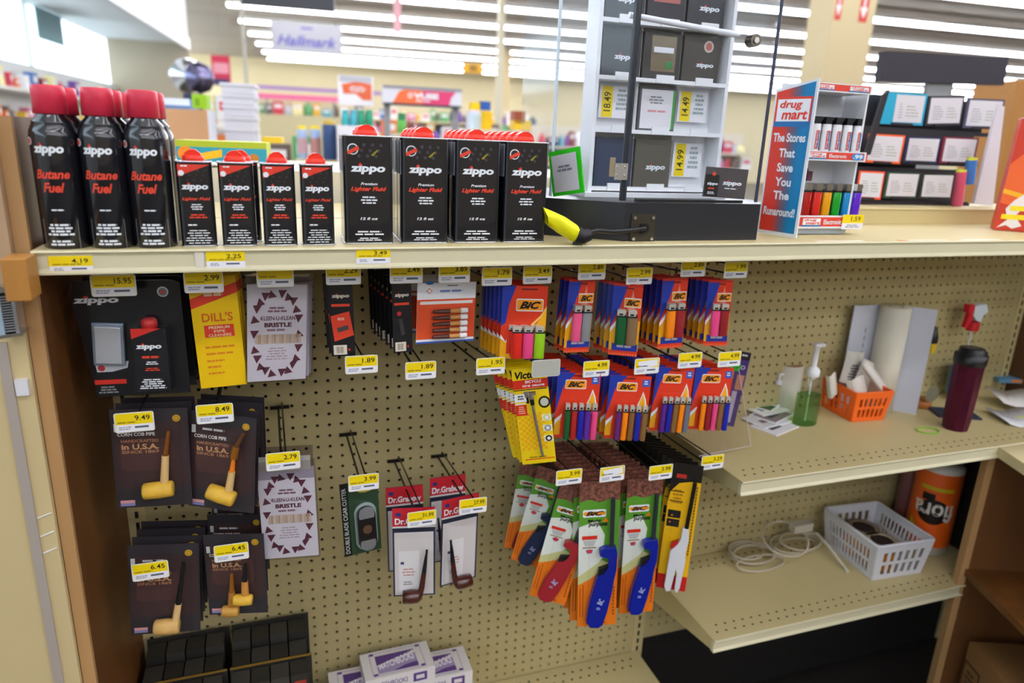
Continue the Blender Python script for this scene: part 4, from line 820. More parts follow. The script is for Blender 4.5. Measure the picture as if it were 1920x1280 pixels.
# tall paper roll and binder
p = atZ(1662, 778, Z1); hR = at(1662, 583, p.y).z-Z1
b = MB(); b.lathe([(.7, .02), (1.52, 0), (1.52, hR), (.7, hR)], mk('#d9d4c4', .7), 32); b.lathe([(.7, hR-.6), (.7, hR), (.62, hR+.01), (.62, hR-.6)], mk('#8a6a44', .8), 24)
o = b.build('paper_roll', None, MT((p.x+.1, p.y+1.5, Z1))); tag(o, 'tall white paper roll standing in front of the white folder', 'roll')
r = empty('white_folder', WM, 'large white folder standing open behind the tall paper roll', 'folder')
A_ = [atX(1600, 571, 60.2)]
b = MB(); pa_ = atZ(1712, 778, Z1); pb = at(1607, 760, .0-1.2)
q0 = Vector((58.0, -1.2)); q1 = Vector((pa_.x, pa_.y)); 
def wallq(mb, c0, c1, zt0, zt1, m, th=.12):
    d_ = Vector((c1[0]-c0[0], c1[1]-c0[1])).normalized(); n_ = Vector((-d_.y, d_.x))*th
    mb.add([(c0[0], c0[1], Z1), (c1[0], c1[1], Z1), (c1[0], c1[1], zt1), (c0[0], c0[1], zt0), (c0[0]+n_.x, c0[1]+n_.y, Z1), (c1[0]+n_.x, c1[1]+n_.y, Z1), (c1[0]+n_.x, c1[1]+n_.y, zt1), (c0[0]+n_.x, c0[1]+n_.y, zt0)],
           [(0, 1, 2, 3), (7, 6, 5, 4), (0, 4, 5, 1), (3, 2, 6, 7), (1, 5, 6, 2), (0, 3, 7, 4)], m)
FW = mk('#c3c5d2', .5)
zl = at(1603, 573, -1.0).z; zr = at(1740, 582, pa_.y).z
c0 = (at(1603, 573, -1.0).x, -1.0); cm = (at(1675, 572, -1.6).x, -1.6); c1 = (at(1744, 585, pa_.y).x, pa_.y)
wallq(b, c0, cm, zl, zl+.1, FW); b.w, b.h = 1, 1; b.build('left_leaf', r)
b = MB(); wallq(b, cm, (pa_.x+.4, pa_.y), zl+.1, zr, FW); b.build('right_leaf', r)
b = MB(); 
for i in range(5): z = at(1618, 618+i*14, -1.1).z; b.box(at(1616, 640, -1.1).x, at(1627, 640, -1.1).x, -1.25, -1.14, z-.3, z+.25, mk('#8e90a4', .5))
b.build('index_marks', r)
b = MB(); z = at(1700, 608, -2.5).z; 
# small roll
p = atZ(1485, 772, Z1); hR = at(1487, 690, p.y).z-Z1
b = MB(); b.lathe([(1.0, .02), (1.5, 0), (1.5, hR), (1.0, hR)], mk('#dcd6c8', .7), 32); b.lathe([(1.0, hR+.005), (1.42, hR+.01)], mk('#b07a52', .7), 28); b.lathe([(.98, .05), (.98, hR)], mk('#7a4a30', .8), 24); o = b.build('tape_roll', None, MT((p.x, p.y+1.5, Z1))); tag(o, 'short white label roll with brown core behind the soap pump', 'roll')
# soap pump
p = atZ(1521, 800, Z1); hT = at(1527, 650, p.y).z-Z1
r = empty('soap_bottle', MT((p.x, p.y+1.0, Z1)), 'clear soap pump bottle half full of green liquid', 'bottle')
hb = hT*.60
b = MB(); b.lathe([(.02, 0), (1.1, .0), (1.12, .15), (1.12, hb*.62)], glass('#cdeec2', .0, .97), 28, sx=1.2, sy=.8); b.lathe([(1.12, hb*.62), (.02, hb*.62)], glass('#d4f2c8', .04, .97), 28, sx=1.2, sy=.8); b.build('green_liquid', r)
b = MB(); b.lathe([(1.16, .02), (1.16, hb*.8), (.95, hb*.93), (.45, hb), (.45, hb+.2)], CLEARB, 28, sx=1.2, sy=.8); b.build('clear_bottle', r)
b = MB(); b.lathe([(.6, hb), (.68, hb+.05), (.68, hb+.7), (.5, hb+.9), (.28, hb+1.0), (.28, hT-.4), (.42, hT-.35), (.42, hT-.1)], WHT, 18); b.box(-.35, .85, -.25, .25, hT-.35, hT-.02, WHT); b.tube([(0, 0, .3), (0, 0, hb)], .08, WHT, 6); b.build('pump_head', r)
p = atZ(1500, 792, Z1); b = MB(); b.lathe([(.6, 0), (.7, .1), (.72, 2.2), (.4, 2.7), (.3, 3.3)], CLEAR, 18); b.lathe([(.36, 3.1), (.38, 3.5), (.15, 3.6), (.13, 4.3)], WHT, 12); b.box(-.1, .5, -.12, .12, 4.1, 4.3, WHT); o = b.build('lotion_bottle', None, MT((p.x-.5, p.y+3.4, Z1))); tag(o, 'small clear pump bottle just behind the green soap', 'bottle')
# orange basket
ORG = mk('#f2681c', .4)
def basket(name, label, M, bw, bd, tw, td, h, mat, rows, cols, cold, rim=.14, floorm=None):
    r = empty(name, M, label, 'basket')
    def side(p0, p1, q0, q1, nm, ncol):   # p = bottom corners, q = top corners
        b = MB(); p0, p1, q0, q1 = map(Vector, (p0, p1, q0, q1))
        def pt(u, v): return (p0.lerp(p1, u)).lerp(q0.lerp(q1, u), v)
        n_ = (p1-p0).cross(q0-p0).normalized()*.07
        us = []; e = .10
        for i in range(ncol): a = e+(1-2*e)*i/ncol; us.append((a+(1-2*e)/ncol*.22, a+(1-2*e)/ncol*.78))
        vs_ = []
        for i in range(rows): a = .1+.74*i/rows; vs_.append((a+.74/rows*.12, a+.74/rows*.88))
        ug = sorted(set([0, 1]+[x for u in us for x in u])); vg = sorted(set([0, 1]+[x for v in vs_ for x in v]))
        for i in range(len(ug)-1):
            for j in range(len(vg)-1):
                if any(abs(ug[i]-u[0]) < 1e-6 for u in us) and any(abs(vg[j]-v[0]) < 1e-6 for v in vs_): continue
                q = [pt(ug[i], vg[j]), pt(ug[i+1], vg[j]), pt(ug[i+1], vg[j+1]), pt(ug[i], vg[j+1])]
                b.add(q+[x+n_ for x in q], [(0, 1, 2, 3), (7, 6, 5, 4), (0, 4, 5, 1), (3, 2, 6, 7), (1, 5, 6, 2), (0, 3, 7, 4)], mat)
        b.build(nm, r)
    B = [(-bw/2, -bd/2, .05), (bw/2, -bd/2, .05), (bw/2, bd/2, .05), (-bw/2, bd/2, .05)]; T = [(-tw/2, -td/2, h), (tw/2, -td/2, h), (tw/2, td/2, h), (-tw/2, td/2, h)]
    for i in range(4): side(B[i], B[(i+1) % 4], T[i], T[(i+1) % 4], 'basket_side', cols if i % 2 == 0 else cold)
    b = MB(); b.prismz([(x, y) for x, y, z in B], 0, .08, mat); b.build('basket_floor', r)
    b = MB(); pts = []; rr = .35
    for (cx, cy), a0 in (((tw/2-rr, td/2-rr), 0), ((-tw/2+rr, td/2-rr), 90), ((-tw/2+rr, -td/2+rr), 180), ((tw/2-rr, -td/2+rr), 270)):
        for q in range(4): a = math.radians(a0+30*q); pts.append((cx+rr*math.cos(a), cy+rr*math.sin(a), h))
    b.tube(pts, rim, mat, 8, closed=True); b.build('basket_rim', r)
    return r
pc = atZ(1583, 791, Z1); pr_ = atZ(1642, 787, Z1); pb_ = atZ(1552, 760, Z1); ctr = (pr_+pb_)/2; ang = math.degrees(math.atan2(pr_.y-pc.y, pr_.x-pc.x))
bw = (pr_-pc).length; bd_ = (pb_-pc).length
hB = at(1583, 738, pc.y-.3).z-Z1
basket('orange_basket', 'small orange plastic basket stuffed with papers and receipts', MT((ctr.x, ctr.y, Z1), ang), bw, bd_, bw*1.18, bd_*1.18, hB, ORG, 2, 6, 5, .1)
PAP = mk('#d8d4cc', .7, var=.05)
for k, (tl_, tr_, bl_, Yp, nm) in enumerate((((1590, 657), (1625, 662), (1572, 715), -1.8, 'receipt strip standing up in the orange basket with printed lines'), ((1548, 703), (1568, 700), (1590, 738), -3.8, 'folded white slip leaning out of the orange basket'),
                                           ((1620, 672), (1662, 690), (1600, 725), -2.4, 'crumpled pale receipt lying over the orange basket'), ((1612, 685), (1628, 676), (1640, 740), -3.4, 'narrow rolled white receipt in the orange basket'), ((1585, 712), (1620, 705), (1592, 742), -3.6, 'curled pale slip at the front of the orange basket'))):
    M, w_, h_ = frame(tl_, tr_, bl_, Yp); b = MB(w_, h_)
    n = 6
    for i in range(n): a, c2 = i/n, (i+1)/n; b.add([(a*w_, -.25*math.sin(a*5), 0), (c2*w_, -.25*math.sin(c2*5), 0), (c2*w_, -.25*math.sin(c2*5)-.1, -h_), (a*w_, -.25*math.sin(a*5)-.1, -h_)], [(0, 3, 2, 1)], PAP, True)
    if k in (0,): b.y0 = -.3; b.L(.25, .4, .75, .95, 6, mk('#4a4c55', .6), 3, fill=.5)
    o = b.build('paper_receipt', None, M); tag(o, nm, 'paper')
# leaflets
for k, (cx, cy, rz, c_, z) in enumerate(((1455, 800, 20, '#d8d6dc', 0), (1440, 790, 12, '#c9c9d0', .12), (1450, 782, 24, '#7d6f74', .24), (1438, 772, 10, '#dcdcdc', .36), (1436, 764, 30, '#3f5f3a', .48), (1452, 757, 22, '#9ca828', .6))):
    p = atZ(cx, cy, Z1); b = MB(3.2, 2.2); b.box(-2.1, 2.1, -1.5, 1.5, 0, .1, mk('#dfdfe4', .5)); b.box(-1.9, 1.9, -1.3, 1.3, .1, .104, mk(c_, .5)); b.box(-1.2, .6, -.5, .2, .104, .108, mk(['#2e2a30', '#6a5a50', '#2c2c34', '#3a6a8a', '#9aa82c', '#2c3016'][k], .5))
    o = b.build('leaflet', None, MT((p.x-.2, p.y, Z1+.01+z), rz)); tag(o, ['white leaflet at the bottom of the pile by the soap pump', 'pale grey leaflet second from the bottom of the pile', 'brownish leaflet in the middle of the pile', 'white and blue leaflet under the green ones', 'dark green leaflet near the top of the pile', 'yellow green leaflet on top of the pile by the small roll'][k], 'leaflet')
# hair tie, clip
p = atZ(1739, 808, Z1); b = MB(); b.tube([(1.15*math.cos(a/20*2*math.pi), .8*math.sin(a/20*2*math.pi), .08) for a in range(20)], .07, mk('#7cb81c', .4), 8, closed=True); o = b.build('rubber_band', None, MT((p.x, p.y, Z1), -10)); tag(o, 'lime green rubber band lying on the upper bare shelf', 'band')
# tumbler
p = atZ(1812, 812, Z1); hT = at(1838, 655, p.y+1.3).z-Z1; TM = mk('#5a1c36', .28, metal=.7, var=.1, scale=40)
r = empty('travel_tumbler', MT((p.x, p.y+1.35, Z1), 0), 'dark maroon travel tumbler with a black lid', 'tumbler')
b = MB(); b.lathe([(1.05, 0), (1.2, .08), (1.32, 1.2), (1.38, hT*.55), (1.42, hT*.83)], TM, 10, smooth=False); b.build('tumbler_body', r)
b = MB(); b.lathe([(1.46, hT*.83), (1.5, hT*.86), (1.5, hT*.95), (1.2, hT*.96), (1.15, hT*1.02), (.9, hT*1.03)], BLK, 28); b.box(.8, 1.75, -.4, .4, hT*.86, hT*.97, BLK); b.build('black_lid', r)
# syrup bottle, blue bottle, sprayer
p = atZ(1740, 768, Z1); Yb = p.y+1.3; hT = at(1745, 612, Yb).z-Z1
r = empty('sauce_bottle', MT((p.x, Yb, Z1)), 'clear round bottle with black cap and yellow neck band behind the tumbler', 'bottle')
b = MB(); b.lathe([(1.2, 0), (1.35, .3), (1.35, 2.2), (.95, 3.2), (.55, 4.2), (.5, hT*.72)], CLEAR, 24); b.build('clear_bottle', r)
b = MB(); b.lathe([(1.1, .05), (1.25, .3), (1.25, .9), (0.05, .9)], mk('#b06a2c', .3), 20); b.build('amber_contents', r)
b = MB(); b.ring; b.w = b.h = 1; b.T = Matrix.Translation((0, -1.36, 1.9)); b.Cc(0, 0, .95, mk('#7c7862', .5), 1); b.build('round_label', r)
b = MB(); b.lathe([(.53, hT*.68), (.55, hT*.7), (.55, hT*.8)], mk('#d8b81c', .4), 18); b.build('yellow_band', r)
b = MB(); b.lathe([(.56, hT*.8), (.56, hT*.88), (.3, hT*.97), (.1, hT)], BLK, 18); b.build('black_cap', r)
p2 = at(1788, 740, -1.6); r = empty('spray_bottle', MT((p2.x, -2.0, Z1)), 'clear spray bottle with red and white trigger against the peg board', 'bottle')
hT = at(1783, 572, -2.0).z-Z1; k = hT/10
b = MB(); b.lathe([(1.35, 0), (1.4, .2), (1.4, 4.2*k), (1.0, 5.4*k), (.45, 6.6*k), (.45, 7.4*k)], CLEAR, 24, sy=.75); b.build('clear_bottle', r)
b = MB(); b.lathe([(1.42, .8), (1.42, 3.6*k)], mk('#2f7fb0', .4), 24, sy=.76); b.box(-.2, 1.1, -1.12, -1.0, 1.2, 3.2*k, mk('#cfc8bf', .5)); b.build('blue_label', r)
b = MB(); b.lathe([(.62, 7.3*k), (.66, 7.4*k), (.66, 8.2*k)], mk('#c4202c', .4), 18); b.build('red_collar', r)
b = MB(); b.prism([(-.8, 9.9*k), (-.7, 8.9*k), (-.2, 8.4*k), (.6, 8.2*k), (.8, 8.9*k), (1.4, 9.2*k), (.9, 10*k)], -.4, .4, mk('#ccd4dc', .4)); b.build('white_sprayer_head', r)
b = MB(); b.box(-1.6, -.8, -.35, .35, 9.2*k, 10*k, mk('#c4202c', .4)); b.prism([(-1.2, 9.2*k), (-1.5, 7.7*k), (-1.1, 7.6*k), (-.5, 8.6*k), (-.2, 9.2*k)], -.25, .25, mk('#c4202c', .4)); b.build('red_trigger', r)
b = MB(); b.tube([(.1*math.cos(a*1.2), .1*math.sin(a*1.2), (7.4-a*.18)*k) for a in range(24)], .07, mk('#c8d4d8', .3), 6); b.build('spring_tube', r)
# booklet under sprayer, papers on the wooden counter
p = atZ(1745, 775, Z1); b = MB(); b.box(-2.2, 2.2, -1.4, 1.4, 0, .2, mk('#2c3048', .5)); b.box(-.3, 1.2, -1.2, -.2, .2, .205, mk('#e08a1c', .5)); o = b.build('booklet', None, MT((p.x+2.5, p.y-.8, Z1+.01), -25)); tag(o, 'dark booklet with an orange patch under the bottles', 'booklet')
for k, (cx, cy, rz, c_, z, w_, d_) in enumerate(((1905, 800, -20, '#16161e', 0, 6.5, 4.5), (1900, 790, -18, '#cfcfd4', .25, 6.2, 4.2), (1895, 765, -25, '#d8d4d0', .9, 6.0, 3.6))):
    p = atZ(cx, cy, Z1); b = MB(); n = 8
    for i in range(n):
        a, c2 = -w_/2+w_*i/n, -w_/2+w_*(i+1)/n; f = lambda q: .25*math.sin(q*1.3)*(k > 0)+.15
        b.add([(a, -d_/2, f(a)), (c2, -d_/2, f(c2)), (c2, d_/2, f(c2)+.3*k), (a, d_/2, f(a)+.3*k), (a, -d_/2, f(a)-.1), (c2, -d_/2, f(c2)-.1), (c2, d_/2, f(c2)+.3*k-.1), (a, d_/2, f(a)+.3*k-.1)], [(0, 1, 2, 3), (4, 7, 6, 5), (0, 4, 5, 1), (2, 6, 7, 3)], mk(c_, .6), True)
    if k == 1: b.box(-1.5, 1.5, -1.0, -.7, .62, .66, mk('#c9cf3a', .5))
    o = b.build('magazine', None, MT((p.x+1.5, p.y, -7.18+z), rz)); tag(o, ['black folder at the bottom of the paper heap on the wooden counter', 'pale magazine with a yellow green stroke on the black folder', 'curled pale magazine at the top of the paper heap'][k], 'magazine')
p = atZ(1885, 722, -6.4); b = MB(); b.box(-3, 3, -1, 1, 0, .5, mk('#5a88a8', .5)); b.box(-1.5, .2, -1.01, -.9, .1, .45, mk('#c8783a', .5)); o = b.build('magazine', None, MT((p.x+2, p.y, -6.0), -20)); tag(o, 'blue and brown magazine behind the pale ones', 'magazine')
# ---- lower shelf: white basket, tape rolls, towel roll, cord
pc = atZ(1634, 1088, Z2); pr_ = atZ(1724, 1074, Z2); pb_ = atZ(1547, 1018, Z2); ctr = (pr_+pb_)/2; ang = math.degrees(math.atan2(pr_.y-pc.y, pr_.x-pc.x)); bw = (pr_-pc).length; bd_ = (pb_-pc).length
hB = at(1626, 1030, pc.y-.4).z-Z2
WBK = mk('#d5d5dc', .4)
basket('white_basket', 'white plastic basket with slotted sides holding two tape rolls', MT((ctr.x, ctr.y, Z2), ang), bw, bd_, bw*1.16, bd_*1.12, hB, WBK, 2, 6, 12, .17)
u_ = (pr_-pc).normalized(); v_ = (pb_-pc).normalized()
for k, (s_, lab) in enumerate(((.3, 'tan tape roll in orange wrap nearer the front of the white basket'), (.68, 'brown tape roll with a dark hole at the back of the white basket'))):
    q = pc+u_*bw*.42+v_*bd_*s_
    b = MB(); b.lathe([(1.2, 0), (1.75, 0), (1.75, 3.1), (1.2, 3.1), (1.2, 0)], mk('#a89a84' if k == 0 else '#8c7a62', .5), 26); b.lathe([(1.77, .3), (1.77, 2.4)], mk('#d88a24', .5), 26); b.lathe([(1.18, .1), (1.18, 3.05)], mk('#2a1c18', .6), 22)
    o = b.build('tape_roll', None, MT((q.x, q.y, Z2+.12), 0, 0 if k == 0 else 0)); tag(o, lab, 'roll')
q = pc+u_*bw*.45+v_*bd_*.5; b = MB(); b.box(-1.2, 1.2, -2.6, 2.6, 0, .9, mk('#b02818', .5)); 
p = atZ(1765, 1042, Z2); hT = at(1775, 880, p.y+.5).z-Z2; 
r = empty('paper_towel_roll', MT((p.x, p.y+2.3, Z2), -50), 'wrapped orange paper towel roll standing upside down', 'roll')
b = MB(); R = 2.35; b.lathe([(1.2, 0), (R, .05), (R, hT*.97), (1.2, hT)], mk('#d8d2c6', .6), 36); b.build('white_roll', r)
b = MB(); b.lathe([(R+.02, hT*.1), (R+.02, hT*.93)], mk('#e8601a', .3, coat=.5), 36)
a = MB(4.6, hT); a.T = Matrix.Translation((-2.3, 0, hT))
for i in range(24):
    q = -1+2*i/24; q2 = -1+2*(i+1)/24; f1, f2 = (math.sqrt(max(0, 1-t*t))*1.5/hT for t in (q, q2))
    a.P([(.5+q*.36, .5-f1), (.5+q2*.36, .5-f2), (.5+q2*.36, .5+f2), (.5+q*.36, .5+f1)], mk('#1c100e', .4), 1)
for i in range(8): a.R(.2+i*.035, .3, .2+(i+1)*.035, .38, mk('#1c100e', .4), 1)
a.T_('fiora', .14, .42, .9, .6, mk('#d8d0c4', .4), 2, .02, 0, 180.01) if False else None
vs_, fs_ = textmesh('fiora', .02, 0.)
a.add([((.5-q[0]*.9)*4.6, a.Y(2), -(.5*hT)-q[1]*hT*.2) for q in vs_], fs_, mk('#d8d0c4', .4))
[a.R(.14+i*.06, .22, .2+i*.06, .26, mk('#c8b020', .4), 2) for i in range(12)]; a.P([(0, .62), (.16, .7), (.2, .82), (0, .85)], mk('#d8b81c', .4), 2)
wrap(a, R+.04); b.merge(a); b.build('printed_wrap', r)
r = empty('pink_bottle', MT((at(1695, 950, -1.8).x, -1.8, Z2)), 'narrow dusty pink bottle against the peg board near the towel roll', 'bottle')
b = MB(); b.lathe([(.9, 0), (1.0, .2), (1.0, 8), (.7, 8.8)], mk('#8a5a58', .4), 20); b.build('bottle_body', r); b = MB(); b.lathe([(.7, 8.8), (.75, 8.9), (.75, 10.4)], mk('#7a3440', .4), 18); b.build('cap', r)
# white cord coil
b = MB(); b.box(70.6, 71.2, -12.4, -.3, Z2+.02, Z1-1.5, mk('#1c1512', .6)); o = b.build('shade_partition', None, WM); tag(o, 'dark board added as shade beside the towel roll on the lower shelf', 'board')  # added board: its dark colour stands in for the shade in this gap
r = empty('extension_cord', WM, 'coiled white cord with plug end on the lower bare shelf', 'cord')
CW = mk('#b9ae98', .45); b = MB()
for i, (cx, cy, rx_, ry_, tz, ph) in enumerate(((1408, 1026, 2.3, 1.4, .15, 0), (1412, 1030, 2.0, 1.2, .35, 1), (1470, 1012, 2.2, 1.6, 1.6, .4), (1488, 1008, 2.4, 1.4, .5, 2), (1492, 1014, 2.2, 1.0, .25, 1.4), (1425, 1046, 2.4, .9, .1, 3), (1500, 1004, 2.0, 1.3, .9, 2.2), (1398, 1022, 1.6, 1.2, .5, .9))):
    p = atZ(cx, cy+14, Z2+tz); p.y = min(p.y, -ry_-.6)
    t = .55 if i == 2 else .12; rx_ *= 1.25; ry_ *= 1.2
    b.tube([(p.x+rx_*math.cos(a/24*2*math.pi), p.y+ry_*math.sin(a/24*2*math.pi), Z2+.12+tz+t*1.8*(1+math.sin(a/24*2*math.pi))) for a in range(24)], .12, CW, 8, closed=True)
b.build('cord_loops', r)
b = MB(); e0 = atZ(1530, 1010, Z2+.9); e1 = atZ(1590, 1072, Z2+.1); e0.z = Z2+1.6; b.tube([e0, (e0*.6+e1*.4)+Vector((0, 0, .2)), e1], .16, mk('#cfc8b8', .4), 8); b.tube([e0+Vector((-1.5, 1, -.2)), e0], .12, CW, 8); b.build('cord_tail', r)
p = at(1500, 985, -2.6); b = MB(); b.box(p.x-1.2, p.x+1.3, -3.2, -2.2, p.z-.5, p.z+.4, mk('#bfb8a8', .4)); b.build('plug_block', r)
# ---- bottom: matchbook boxes and black lighter cartons on the base deck
ZD = -34.6
PUR = mk('#5a3a7c', .5); MBW = mk('#d6d0cc', .5)
def matchbox():
    w_, d_, h_ = 6.4, 3.5, 1.7
    r_ = empty('matchbook_box', Matrix.Identity(4), 'x', 'box')
    b = MB(w_, d_); b.box(-w_/2, w_/2, 0, d_, 0, h_, MBW)
    # top print: map card (x, z-down) onto the top face
    a = MB(w_, d_); 
    for q in ((.12, .08, .88, .1), (.12, .9, .88, .92), (.12, .08, .13, .92), (.87, .08, .88, .92)): a.R(*q, m=mk('#a79aba', .5), k=1)
    a.P([(.2, .2), (.78, .2), (.72, .3), (.2, .55)], PUR, 1); a.P([(.2, .86), (.2, .6), (.78, .35), (.78, .86)], mk('#9c8cb0', .5), 1); a.P([(.4, .86), (.6, .72), (.78, .68), (.78, .86)], PUR, 2)
    vs_, fs_ = textmesh('MATCHBOOKS', .02, 0.)
    a.add([((.49+q[0]*.52)*w_, a.Y(3), -(.52-q[0]*.22-q[1]*(.26+.14*q[0]))*d_) for q in vs_], fs_, mk('#efe9f2', .5))
    for qx in (.16, .84):
        for qz in (.12, .88): a.R(qx-.03, qz-.04, qx+.03, qz+.04, PUR, 2)
    a.v = [(x-w_/2, d_+z, h_-y) for x, y, z in a.v]
    b.merge(a)
    f_ = MB(w_, h_); f_.T = Matrix.Translation((-w_/2, 0, h_)); f_.T_('MATCHBOOKS', .12, .3, .6, .6, PUR, 1, .01); f_.R(.68, .2, .88, .75, PUR, 1); f_.R(.72, .35, .84, .6, MBW, 2); b.merge(f_)
    b.build('printed_carton', r_)
    return r_
mbx = matchbox()
for k, (bl_, br_, yb_, zt2, rz, lab) in enumerate((((675, 1225), (802, 1193), -1.3, -26.8, 2, 'white and purple matchbook box on top of the stack'), ((618, 1256), (740, 1232), -1.3, -28.15, 0, 'white and purple matchbook box partly under the top one, nearer the black cartons'),
                               ((742, 1232), (873, 1208), -1.25, -28.2, 0, 'white and purple matchbook box showing its upper corner behind the top one'), ((735, 1250), (860, 1228), -5.0, -29.2, 1, 'white and purple matchbook box lowest in front of the stack'))):
    a = at(bl_[0], bl_[1], yb_); c2 = at(br_[0], br_[1], yb_); M = MT(((a.x+c2.x)/2, yb_-3.55, zt2-1.75), rz)
    if k == 0: mbx.matrix_world = M; tag(mbx, lab, 'box')
    else: copy_tree(mbx, M, lab)
st_ = MB(); st_.box(.2, 13.2, -8.2, -1.2, ZD+.02, -29.95, MBW); o = st_.build('matchbook_carton', None, WM); tag(o, 'plain white carton under the stack of matchbook boxes', 'carton')
st_ = MB(); st_.box(4.8, 13.0, -9.0, -8.25, ZD+.02, -30.98, MBW)
BK = mk('#2c2a26', .45); BK2 = mk('#3a3834', .45); GOLD = mk('#8a6a24', .5)
r0 = at(272, 1205, -1.0); r1 = at(580, 1152, -1.0)
half = (r1.x-r0.x)/2
for t in (0, 1):
    xs_ = r0.x+half*t+.1; xe = r0.x+half*(t+1)-.1
    b = MB(); topz = r1.z
    r = empty('lighter_display_tray', WM, ['black display tray of small boxes next to the wooden end panel', 'black display tray of small boxes next to the matchbook boxes'][t], 'tray')
    zl_ = at(500, 1240, -5.2).z; b.box(xs_, xe, -5.3, -5.15, ZD, zl_, BK); b.box(xs_, xe, -5.32, -5.14, zl_-.07, zl_+.01, GOLD); b.build('front_lip', r)
    b = MB(); b.box(xs_, xe, -.75, -.6, ZD, topz, BK); b.build('back_card', r)
    for x in (xs_, xe-.1): b = MB(); b.box(x, x+.1, -6.6, -.8, ZD, topz-4, BK); b.build('tray_side', r)
    b = MB(); b.box(xs_, xe, -7.6, -.8, ZD, ZD+.1, BK); b.build('tray_floor', r)
    for c_ in range(4):
        for rr_ in range(3):
            wd = (xe-xs_-.4)/4; x = xs_+.15+c_*wd; y = (-2.7, -4.9, -7.3)[rr_]; hh = (topz-.35, topz-.9, zl_-.25)[rr_]-ZD; b = MB(wd-.12, hh); b.T = Matrix.Translation((x, y, ZD+.12+hh))
            b.box(0, wd-.12, 0, 1.75, -hh, 0, BK2 if (c_+rr_+t) % 2 else BK); b.R(0, .12, 1, .13, GREY, 1)
            if rr_ == 2: b.R(0, .2, 1, .3, GREY, 1)
            if rr_ == 2: b.R(.2, .05, .85, .1, mk('#a03028', .5), 2)
            o = b.build('boxed_lighter', None, WM); tag(o, 'small black boxed lighter in the tray next to the '+['wooden end panel', 'matchbook boxes'][t], 'box', ['boxed lighters in the tray by the end panel', 'boxed lighters in the tray by the matchbooks'][t])
# ================================================================== hanging goods
HOOD = mk('#cfccc0', .3, metal=.35)
def files(proto, M, n, pitch, label, group, dx=0., dz=-.12, jit=1.5, roll=0.):
    rgx = random.Random(hash(label) % 1000 if False else len(label)*7+n)
    for j in range(1, n+1):
        copy_tree(proto, shift(M, dx*j, pitch*j, dz*j, rgx.uniform(-jit, jit), rgx.uniform(-jit, jit)*.6+roll*j), label, group)
NAVY = mk('#1f3aa8', .3, coat=.6); BRED = mk('#e0391c', .3, coat=.6); BYEL = mk('#f0ac18', .3, coat=.6); BFLM = mk('#f2c25a', .4); ORG2 = mk('#f07c14', .35, coat=.4)
SLITM = mk('#7a1a10', .5)
def lcol(c): return mk(c, .3, coat=.5)
def add_lighters(r, cols, w_, x0, x1, ztop, zbot, h, rad, flat=.7, y=-.42, lean=0.):
    n = len(cols)
    for i, c_ in enumerate(cols):
        x = (x0+(x1-x0)*(i+.5)/n)*w_; H = (zbot-ztop)*h; hb = H*.8
        b = MB(); zt = -zbot*h
        b.T = Matrix.Translation((x, y, zt)) @ Matrix.Rotation(math.radians(lean), 4, 'Y')
        b.lathe([(rad*.9, 0), (rad, .06), (rad, hb)], lcol(c_), 12, (0, 0), 1., flat); lo = b.build('lighter', r)
        b = MB(); b.T = Matrix.Translation((x, y, zt)) @ Matrix.Rotation(math.radians(lean), 4, 'Y')
        b.box(-rad*.85, rad*.85, -rad*.6, rad*.6, hb, hb+.1, BLK); b.box(-rad*.85, rad*.5, -rad*.55, rad*.55, hb+.1, H, HOOD); b.tube([(rad*.35, -rad*.4, H*.94), (rad*.35, rad*.4, H*.94)], rad*.4, HOOD, 8); b.box(-rad*.5, rad*.2, -rad*.6, -rad*.5, hb+.14, H*.9, BLK); b.build('metal_hood', lo)
def five(w_, h, cols, M, label):
    r = empty('five_lighter_pack', M, label, 'lighter pack')
    b = MB(w_, h); b.box(0, w_, 0, .05, -h, 0, BRED)
    b.P([(0, 0), (.42, 0), (.16, .2), (.06, .45), (0, .62)], NAVY, 1); b.P([(0, .82), (0, .72), (.16, .62), (.16, .67), (.02, .78)], WHT, 2); b.P([(0, .75), (.14, .68), (.14, .95), (0, .95)], BYEL, 1)
    b.P([(.7, .5), (.78, .37), (.84, .24), (.92, .36), (.96, .48), (.94, .62), (.74, .62)], WHT, 1); b.P([(.73, .5), (.8, .37), (.84, .28), (.9, .38), (.93, .48), (.92, .62), (.76, .62)], BYEL, 2)
    b.blogo(.1, .1, .68, .24, 2); b.R(.8, .05, .97, .16, mk('#2a5ac0', .4), 2); b.L(.82, .07, .95, .14, 2, WHT, 3); b.R(.36, .03, .62, .055, SLITM, 1, rr=.05)
    b.build('backing_card', r)
    b = MB(); x0, x1 = .1*w_, .99*w_; b.box(x0, x1, -.78, -.02, -h*.99, -h*.5, CLEAR); b.build('clear_blister', r)
    add_lighters(r, cols, w_, .2, .99, .43, .985, h, w_*.07)
    return r
def spec_five(k, tl_, tr_, bl_, br_, cols, n, lab, lab2):
    M, w_, h = frame(tl_, tr_, bl_, -11.0); r = five(w_, h, cols, M, lab); files(r, M, n, .95, lab2, lab2, dz=-.1)
hook('f1', 1118, 691, '4.99', 'peg hook with a 4.99 label over the green, red, blue, purple and pink pack')
hook('f2', 1213, 686, '7.99', 'peg hook whose label is crossed by white tape', patch='white')
hook('f3', 1294, 675, '4.99', 'peg hook with a 4.99 label, second from the end of the five-lighter packs')
hook('f4', 1368, 673, '4.99', 'peg hook with a 4.99 label over the last five-lighter pack')
spec_five(1, (1046, 698), (1127, 700), (1037, 820), 0, ('#0f5a2a', '#b02420', '#1626b0', '#5c2aa0', '#f04a8a'), 9, 'red five-lighter pack with green, red, blue, purple and pink lighters', 'red five-lighter pack in the file behind the one with a pink lighter at the end')
